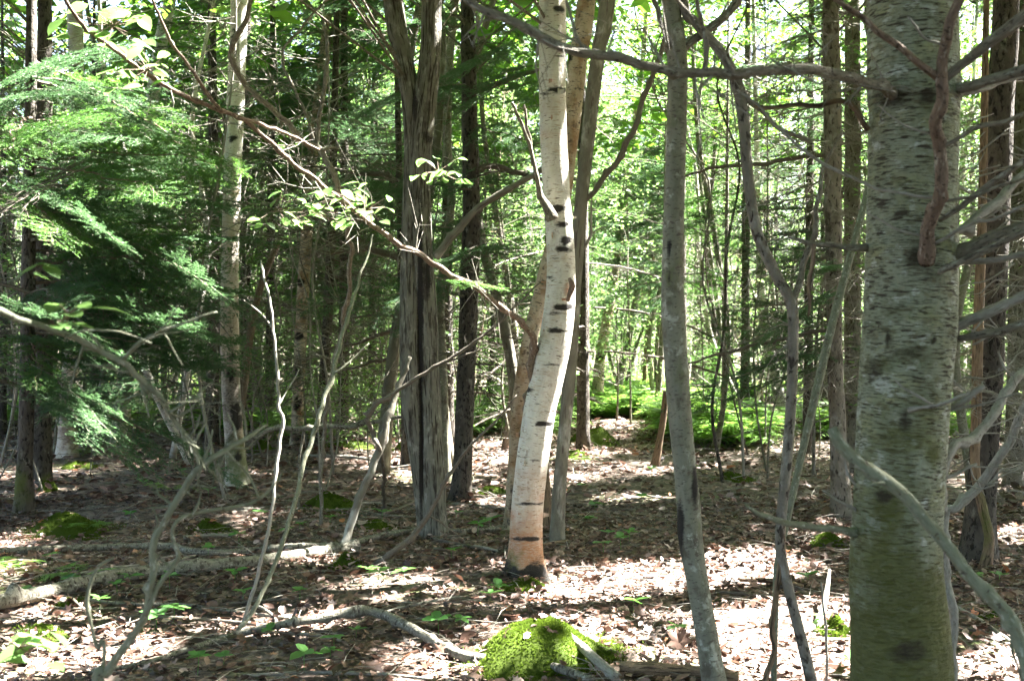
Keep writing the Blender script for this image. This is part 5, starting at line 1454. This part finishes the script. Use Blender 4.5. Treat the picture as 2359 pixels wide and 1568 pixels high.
# bare poles and dead twiggy stems of the thicket
def pole_mesh(seed, H, r0, mat):
    r = np.random.default_rng(seed)
    zz = np.linspace(0, H, 7)
    rows = np.column_stack([np.cumsum(r.normal(0, 0.025 * H, 7)), np.cumsum(r.normal(0, 0.025 * H, 7)), zz - 0.05, r0 * (1 - 0.6 * zz / H)])
    V, F, bk = tube(rows, 7, seed, 0.06, H / 24, (0.3, 0.1, 4))
    tb = MB(); tb.add(V, F, 0, bk + seed)
    k = 46
    z = r.uniform(0.5, H, k)
    S = np.array([on_rows(rows, q)[:3] for q in z])
    a = r.uniform(0, 6.28, k)
    D = np.column_stack([np.cos(a), np.sin(a), r.uniform(-0.2, 0.7, k)]) * r.uniform(0.15, 0.9, k)[:, None]
    twig_tubes(tb, S, S + D, 0.006, 0.002, 0, 3, 0.04)
    u = r.uniform(0.3, 1, (k, 3))
    for j in range(3):
        Q = S + D * u[:, j:j + 1]
        twig_tubes(tb, Q, Q + (D * 0.5 + r.normal(0, 0.15, D.shape)) * r.uniform(0.3, 0.9, k)[:, None], 0.0028, 0.0014, 0, 3)
    return tb.mesh('pole', [M[mat]])
PM = [pole_mesh(500 + i, 4 + 0.8 * (i % 4), 0.012 + 0.006 * (i % 4), ('maple', 'fir_grey', 'smooth_maple', 'birch_dirty', 'red_branch', 'fir_dark')[i % 6]) for i in range(10)]
PT = [pole_mesh(520 + i, 3.2 + 0.7 * (i % 4), 0.007 + 0.002 * (i % 4), ('maple', 'fir_grey', 'dead', 'dead_dark', 'smooth_maple')[i % 5]) for i in range(8)]
for x, y in far_spots(120, 10, 19, 0.4, 8):
    px = W2 + x / y * FPX
    if (1080 < px < 1650 and rb.random() < 0.85) or (px > 1650 and rb.random() < 0.4):
        continue
    plant('twiggy_stem', 'slim twiggy dead stem', 'tree', [rb.choice(PT)], x, y, rb.uniform(0, 6.28), rb.uniform(0.8, 1.4), 'slim twiggy stems close behind', ('stem',))
for x, y in far_spots(110, 11, 34, 0.5, 6):
    plant('bare_pole', 'thin bare stem with dead twigs in the thicket behind', 'tree', [rb.choice(PM)], x, y, rb.uniform(0, 6.28), rb.uniform(0.8, 1.4), 'thin bare stems in the thicket', ('stem',))

# ------------------------------------------------------------------ ferns
def frond(mb, seed, L=0.6, arch=0.35, n=20, fine=True, M4=None, tint=0.5):
    r = np.random.default_rng(seed)
    t = np.linspace(0, 1, n + 1)
    ax = np.column_stack([L * (t - 0.12 * t ** 3), r.normal(0, 0.004, n + 1).cumsum(), arch * L * (1.9 * t - 1.75 * t ** 2)])
    V0 = []
    A, B = ax[:-1], ax[1:]
    sub = MB()
    if not fine:
        q_ = np.r_[0, 4, 8, n]
        A, B = ax[q_[:-1]], ax[q_[1:]]
        t = t[np.r_[0, 4, 8, n]]
        t_ = t
    twig_tubes(sub, A, B, 0.0026 * (1 - 0.7 * t[:-1]), 0.002 * (1 - 0.7 * t[:-1]), 0)
    t = np.linspace(0, 1, n + 1)
    P, D, S = [], [], []
    for i in range(2, n + 1):
        w = 0.30 * L * math.sin(math.pi * (0.12 + 0.88 * t[i]) ** 0.85) ** 0.8 + 0.01
        for s in (-1, 1):
            an = math.radians(68 - 25 * t[i]) * s
            P.append(ax[i]); D.append((math.cos(an), math.sin(an), r.normal(-0.12, 0.08))); S.append(w * r.uniform(0.9, 1.08))
    P, D, S = np.array(P), np.array(D), np.array(S)
    X, Y, Z = frames(D, np.array([[0.0, 0, 1]]).repeat(len(P), 0), r.normal(0, 0.15, len(P)))
    if fine:
        m = 7
        T, TF = [(0, 0, 0), (1, 0, -0.05)], []
        for q in range(m):
            u = q / m
            for s in (-1, 1):
                b = len(T)
                wd = 0.17 * (1 - u) ** 0.7 + 0.015
                T += [(u, 0, -0.05 * u), (u + 0.07, s * wd, -0.05 * u + 0.01), (u + 0.15, 0, -0.05 * u)]
                TF.append((b, b + 1, b + 2) if s < 0 else (b, b + 2, b + 1))
        T, TF = np.array(T, float), [TF]
    else:
        T = np.array([(0, 0.07, 0), (1, 0, -0.06), (0, -0.07, 0), (0.4, 0.09, 0.01), (0.4, -0.09, 0.01)], float)
        TF = [[(0, 2, 4), (0, 4, 3), (3, 4, 1)]]
    V, F = inst(T, TF, P, X, Y, Z, S)
    sub.add(V, F, 0, tint=np.repeat(np.clip(r.normal(tint, 0.15, len(P)), 0, 1), len(T)))
    return sub

FR = [frond(None, 600 + i, 0.6, 0.3 + 0.08 * i, 20).mesh('frond', [M['fern']]) for i in range(4)]
def fern(label, px, py, s, n=6, seed=0, group=None, spread=6.28, az0=0.0):
    g = gpt(px, py)
    r = random.Random(seed)
    root = thing('fern', label, 'fern', g, group)
    for k in range(n):
        a = az0 + spread * (k + r.uniform(-0.3, 0.3)) / n
        put('frond', r.choice(FR), root, (0, 0, 0), (r.uniform(-0.2, 0.2), -r.uniform(-0.1, 0.35), a), s * r.uniform(0.75, 1.1))
    return root
fern('single fern with two bright fronds behind the long pale log', 200, 1330, 0.62, 3, 1)
fern('fern cut by the left edge, level with the grey wavy branch', 5, 1315, 0.62, 4, 2)
fern('small fern in front of the low broad moss mound', 178, 1232, 0.6, 4, 3)
fern('bushy fern under the fir boughs, left of the tall flaking birch', 430, 985, 1.3, 9, 4)
fern('fern right beside the tall flaking birch on its left', 480, 975, 1.2, 9, 5)
fern('pale fern in the shade behind the rusty-footed birch', 350, 960, 1.1, 8, 6)
fern('little fern left of the shrub, in the dark litter', 395, 1130, 0.5, 4, 7)
fern('small fern in the litter by the far left mossy clump', 190, 1050, 0.6, 4, 8)
fern('sunny fern right of the dark fir trunk', 1165, 900, 1.5, 9, 9)
fern('fern clump at the right foot of the banded far birch', 1450, 945, 1.3, 9, 10)
fern('fern beside the curved-foot birch on its left', 1740, 985, 1.4, 9, 11)
fern('tall fern clump left of the curved-foot birch, in full sun', 1690, 950, 1.5, 9, 12)
fern('fern clump right of the thin mossy-footed stem', 1700, 990, 1.2, 8, 13)

def fern_field():
    r = np.random.default_rng(91)
    src = [frond(None, 640 + i, 0.75, 0.35 + 0.1 * i, 12, False, tint=0.5) for i in range(5)]
    src = [(np.vstack(s.V), [f for f, _ in s.F], np.concatenate(s.T)) for s in src]
    mb = MB()
    n = 0
    while n < 1250:
        if r.random() < 0.5:
            y = 15.8 + 22.5 * r.random() ** 0.95
            x = r.uniform(-0.5, 0.52) * y
        else:
            y = 15.5 + 13 * r.random()
            x = r.uniform(0.07, 0.33) * y
        px, py = W2 + x / y * FPX, H2 + CAMZ * FPX / y
        if y < 22 and 1340 < px < 1560 and py > 948:
            continue
        if y < 19 and px < 560 and not (260 < px < 540 and y > 15.8):
            continue
        if y < 17.5 and 930 < px < 1340:
            continue
        if y < 19 and 560 < px < 1570 and r.random() < 0.85 - 0.4 * (y - 16):
            continue
        if vnoise(np.array([[x * 0.45, y * 0.35, 2.0]]), 3)[0] < -0.05:
            continue
        z = gz(x, y)
        k = r.integers(4, 8)
        hs = r.uniform(0.6, 1.2) * (1.25 if px > 1330 else 1.0)
        for q in range(k):
            V, F, T = src[r.integers(0, 5)]
            a = 6.28 * (q + r.uniform(-0.3, 0.3)) / k
            e = Euler((r.uniform(-0.2, 0.2), -r.uniform(0.0, 0.5), a)).to_matrix()
            mb.add(V @ np.array(e).T * hs + [x, y, z], [f for f in F], 0, tint=np.clip(T + r.normal(0, 0.12), 0, 1))
        n += 1
    o = mb.build('fern_ground_cover', [M['fern']])
    o['kind'] = 'stuff'
    o['label'] = 'bright ferns covering the sunlit floor behind the clearing'
    o['category'] = 'ferns'
fern_field()

# ------------------------------------------------------------------ broad leaves on the saplings
def leaf_mesh(seed):
    r = np.random.default_rng(seed)
    u = np.linspace(0, 1, 6)
    w = 0.30 * np.sin(math.pi * u ** 0.85) ** 0.8
    rows = []
    for k in range(6):
        for s in (-1, 0, 1):
            rows.append((u[k], s * w[k], 0.10 * abs(s) * w[k] * 2.0 - 0.18 * u[k] ** 2 + 0.01 * r.normal()))
    F = []
    for k in range(5):
        for j in (0, 1):
            F.append((k * 3 + j, (k + 1) * 3 + j, (k + 1) * 3 + j + 1, k * 3 + j + 1))
    mb = MB(); mb.add(np.array(rows), [F], 0, tint=np.full(18, 0.3 + 0.5 * r.random()))
    return mb.mesh('leaf', [M['leaf_bright']])
LF = [leaf_mesh(700 + i) for i in range(4)]
def leaf_spray(root, px, py, w, h, d, n, size, seed, dd=0.25):
    r = random.Random(seed)
    b = np.asarray(root.location)
    P = np.array([at(px + r.uniform(-w, w), py + r.uniform(-h, h), d + r.uniform(-dd, dd)) for _ in range(n)])
    tb = MB()
    twig_tubes(tb, np.repeat(at(px, py, d)[None], n, 0), P, 0.002, 0.001, 0)
    tw = tb.build('twig', [M['red_branch']], root)
    for p in P:
        put('leaf', r.choice(LF), tw, tuple(p - b), (r.uniform(-0.5, 0.5), r.uniform(-0.1, 0.5), r.uniform(0, 6.28)), size * r.uniform(0.7, 1.2))
leaf_spray(diag, 790, 450, 70, 30, 6.1, 22, 0.085, 1)
leaf_spray(diag, 720, 490, 70, 30, 6.0, 20, 0.085, 2)
leaf_spray(diag, 850, 480, 60, 35, 6.2, 16, 0.085, 3)
leaf_spray(diag, 1010, 395, 55, 35, 6.5, 18, 0.085, 4)
leaf_spray(crook, 640, 480, 60, 40, 6.4, 14, 0.085, 5)
leaf_spray(diag, 260, 60, 120, 50, 4.8, 26, 0.10, 6)
leaf_spray(diag, 340, 160, 80, 60, 5.0, 16, 0.09, 7)
leaf_spray(shrub, 160, 725, 45, 26, 2.05, 7, 0.065, 8, 0.06)
leaf_spray(shrub, 80, 640, 28, 36, 2.05, 4, 0.06, 9, 0.05)
leaf_spray(shrub, 45, 1490, 70, 40, 2.4, 12, 0.07, 10, 0.1)
put_bough(diag, LBY[0], at(1000, 640, 6.6), 0.3, 0.5, -0.1, 0, 'bough')

# ------------------------------------------------------------------ seedlings on the floor
def seedling_mesh(seed):
    r = np.random.default_rng(seed)
    n = r.integers(4, 7)
    h = r.uniform(0.05, 0.11)
    mb = MB()
    twig_tubes(mb, np.zeros((1, 3)), np.array([[0.005, 0, h]]), 0.0022, 0.0016, 0)
    a = np.arange(n) / n * 6.28 + r.uniform(-0.3, 0.3, n)
    D = np.column_stack([np.cos(a), np.sin(a), r.uniform(-0.1, 0.35, n)])
    X, Y, Z = frames(D, np.array([[0.0, 0, 1]]).repeat(n, 0), r.normal(0, 0.2, n))
    V, F = inst(LEAF6, LEAF6F, np.array([[0.005, 0, h]]).repeat(n, 0), X, Y, Z, r.uniform(0.05, 0.095, n))
    mb.add(V, F, 0, tint=np.repeat(r.uniform(0, 1, n), 6))
    return mb.mesh('seedling', [M['herb']])
SD = [seedling_mesh(800 + i) for i in range(6)]
sd = [(515, 1535), (760, 1530), (770, 1505), (480, 1290), (550, 1260), (1050, 1200), (1130, 1215), (690, 1225), (660, 1240), (850, 1340), (870, 1355), (1130, 1395), (1150, 1375), (1010, 1465), (1060, 1455), (690, 1390), (390, 1360), (270, 1370), (300, 1350),
      (360, 1450), (400, 1440), (560, 1390), (1450, 1250), (1400, 1245), (1360, 1210), (1370, 1180), (1390, 1280), (1430, 1270), (1560, 1480), (2090, 1395), (1860, 1345), (1040, 1290), (930, 1345), (880, 1205), (1100, 1240), (820, 1475), (620, 1475), (160, 1360), (60, 1390), (455, 1560), (700, 1560),
      (420, 1100), (330, 1120), (300, 1200), (600, 1200), (480, 1150), (1500, 1100), (1600, 1090), (1480, 1160), (1340, 1130), (1880, 1450), (1960, 1560), (2240, 1360), (2300, 1350), (1250, 1480), (1460, 1420), (120, 1300), (230, 1410), (540, 1350), (760, 1210)]
for k, (a, b) in enumerate(sd):
    g = gpt(a, b)
    o = bpy.data.objects.new('seedling', SD[k % 6])
    sc.collection.objects.link(o)
    o.location = tuple(g + [0, 0, 0.012])
    o.rotation_euler = (0, 0, k * 1.3)
    o.scale = (0.8 + 0.06 * (k % 7),) * 3
    tag(o, 'small green seedling with a few leaves growing through the leaf litter', 'seedling', 'seedlings in the leaf litter')

# ------------------------------------------------------------------ leaf litter
MAPLE = np.array([(0, 0, 0.0)] + [(0.5 + 0.5 * R_ * math.cos(q), 0.5 * R_ * math.sin(q), z_) for q, R_, z_ in
        [(math.pi, 0.9, 0.05), (math.pi * 0.75, 0.55, 0.0), (math.pi * 0.6, 1.0, 0.12), (math.pi * 0.42, 0.5, 0.0), (math.pi * 0.27, 0.95, 0.1), (math.pi * 0.12, 0.55, 0.02), (0, 1.1, -0.08),
         (-math.pi * 0.12, 0.55, 0.02), (-math.pi * 0.27, 0.95, 0.1), (-math.pi * 0.42, 0.5, 0.0), (-math.pi * 0.6, 1.0, 0.12), (-math.pi * 0.75, 0.55, 0.0)]], float)
MAPLE[0] = (0.45, 0, -0.02)
MAPLEF = [[(0, 1 + (k + 1) % 12, 1 + k) for k in range(12)]]
CURL = np.array([(0, 0, 0), (0.3, 0.26, 0.14), (0.7, 0.22, 0.12), (1, 0, 0.10), (0.7, -0.22, 0.12), (0.3, -0.26, 0.14), (0.35, 0, 0.0), (0.7, 0, 0.02)], float)
CURLF = [[(0, 6, 1), (3, 2, 7), (0, 5, 6), (3, 7, 4)], [(6, 7, 2, 1), (5, 4, 7, 6)]]
def litter():
    r = np.random.default_rng(55)
    mb = MB()
    def band(n, y0, y1, size, T, TF, side=0.62, lift=0.035):
        y = np.sqrt(r.uniform(y0 ** 2, y1 ** 2, n))
        x = r.uniform(-side, side, n) * y
        dn = fbm(np.column_stack([x, y, x * 0]) * 1.3, 61)
        kp = dn > r.uniform(-0.75, -0.1, n)
        x, y, dn = x[kp], y[kp], dn[kp]
        n = len(x)
        z = gh(x, y) + r.random(n) ** 1.8 * lift * (1 + 0.8 * np.clip(dn, 0, 1)) + 0.006
        a = r.uniform(0, 6.28, n)
        D = np.column_stack([np.cos(a), np.sin(a), r.normal(0, 0.28, n)])
        roll = r.normal(0, 0.42, n) + np.where(r.random(n) < 0.35, math.pi, 0)
        X, Y, Z = frames(D, np.array([[0.0, 0, 1]]).repeat(n, 0), roll)
        V, F = inst(T, TF, np.column_stack([x, y, z]), X, Y, Z, size * np.clip(r.lognormal(-0.15, 0.38, n), 0.35, 1.9))
        t = np.clip(r.beta(1.6, 1.7, n) * 0.85 + 0.22 * vnoise(np.column_stack([x, y, x * 0]) * 0.9, 4), 0, 0.95)
        t = np.where(r.random(n) < 0.025, r.uniform(0.93, 1, n), t)
        mb.add(V, F, 0, tint=np.repeat(t, len(T)))
    band(38000, 3.0, 10, 0.046, CURL, CURLF)
    band(5000, 3.0, 9, 0.07, MAPLE, MAPLEF)
    band(27000, 9, 20, 0.075, CURL, CURLF)
    band(14000, 18, 36, 0.10, LEAF4, LEAF4F)
    o = mb.build('leaf_litter', [M['litter']])
    o['kind'] = 'stuff'
    o['label'] = 'dry brown fallen leaves covering the forest floor'
    o['category'] = 'leaf litter'
    tb = MB()
    for n, y0, y1, L, rr in ((2200, 3, 10, 0.2, 0.0021), (1000, 9, 20, 0.4, 0.004)):
        y = np.sqrt(r.uniform(y0 ** 2, y1 ** 2, n))
        x = r.uniform(-0.56, 0.56, n) * y
        A = np.column_stack([x, y, gh(x, y) + r.uniform(0.005, 0.05, n)])
        a = r.uniform(0, 6.28, n)
        l = L * r.lognormal(0, 0.5, n)
        B = A + np.column_stack([np.cos(a) * l, np.sin(a) * l, r.normal(0, 0.06, n) * l])
        B[:, 2] = np.maximum(B[:, 2], gh(B[:, 0], B[:, 1]) + 0.005)
        twig_tubes(tb, A, B, rr * r.uniform(0.6, 1.6, n), rr * 0.5, 0, 4, -0.05)
    o = tb.build('twig_litter', [M['dead']])
    o['kind'] = 'stuff'
    o['label'] = 'small dead twigs strewn over the leaf litter'
    o['category'] = 'twigs'
litter()

# ------------------------------------------------------------------ labels that single out the things of a group
COL = [(0, 'the left edge'), (60, 'the edge fir'), (162, 'the rusty-footed birch'), (292, 'the leaning birch'), (530, 'the flaking birch'), (692, 'the flecked birch'), (965, 'the twin maple'), (1076, 'the dark fir'), (1265, 'the white birch'),
       (1385, 'the banded birch'), (1552, 'the grey maple'), (1822, 'the crooked sapling'), (2090, 'the big fir'), (2290, 'the thick dark fir'), (2358, 'the right edge')]
ORD = ['nearest', 'second nearest', 'third nearest', 'fourth nearest', 'fifth nearest', 'sixth nearest', 'seventh nearest', 'eighth nearest', 'ninth nearest', 'tenth nearest'] + ['%dth nearest' % k for k in range(11, 60)]
def single_out(group, kind):
    bins = {}
    for o in sc.objects:
        if o.get('group') == group:
            px = W2 + o.location.x / max(0.1, o.location.y) * FPX
            k = max(0, min(len(COL) - 2, sum(1 for c, _ in COL if c <= px) - 1))
            bins.setdefault(k, []).append(o)
    for k, v in bins.items():
        v.sort(key=lambda o: o.location.y)
        for i, o in enumerate(v):
            o['label'] = '%s, %s between %s and %s' % (kind, ORD[i] if len(v) > 1 else 'the only one', COL[k][1], COL[k + 1][1])
single_out('slim leafy trees far behind', 'slim leafy tree far behind')
single_out('medium trunks of the middle distance', 'plain medium trunk')
single_out('slim twiggy stems close behind', 'slim twiggy stem')
single_out('firs far behind', 'dark fir far behind')
single_out('thin saplings in the thicket', 'thin leafy sapling')
single_out('low leafy bushes far behind', 'low leafy bush')
single_out('large trees closing the view', 'large leafy back tree')
single_out('thin bare stems in the thicket', 'thin bare stem')
FL = [((1275, 1465), 'bright foreground moss mound'), ((755, 1165), 'wide dark moss mound'), ((145, 1215), 'broad moss mound at the left'), ((1212, 1330), 'foot of the white birch'), ((995, 1235), 'foot of the twin maple'), ((545, 1120), 'foot of the flaking birch'),
      ((1063, 1152), 'foot of the dark fir'), ((820, 1272), 'right end of the pale log'), ((400, 1325), 'middle of the pale log'), ((850, 1450), 'crest of the bowed branch'), ((1365, 1000), 'old mossy stump'), ((1640, 1550), 'foot of the grey maple'), ((1960, 1560), 'big fir foot'), ((1280, 1250), 'slim maple behind the birch'), ((210, 1560), 'bare shrub stem'), ((1910, 1445), 'yellowish moss heap'), ((2255, 1300), 'foot of the thick dark fir')]
def near_landmarks(group, phrase):
  sl = [o for o in sc.objects if o.get('group') == group]
  best = {}
  for (a, b), nm in FL:
    g = gpt(a, b)
    for i, o in enumerate(sorted(sl, key=lambda o: (o.location.x - g[0]) ** 2 + (o.location.y - g[1]) ** 2)):
        if o not in best or i < best[o][0]:
            best[o] = (i, nm)
  for o, (i, nm) in best.items():
    o['label'] = '%s, %s to the %s' % (phrase, ORD[i], nm)
near_landmarks('seedlings in the leaf litter', 'small green seedling in the litter')
near_landmarks('loose sticks on the litter', 'loose dead stick on the litter')
ct = sorted((o for o in sc.objects if o.get('group') == 'canopy trees outside the frame'), key=lambda o: o.location.x ** 2 + o.location.y ** 2)
for i, o in enumerate(ct):
    o['label'] = 'unseen canopy tree outside the frame, %s to the camera' % ORD[i]
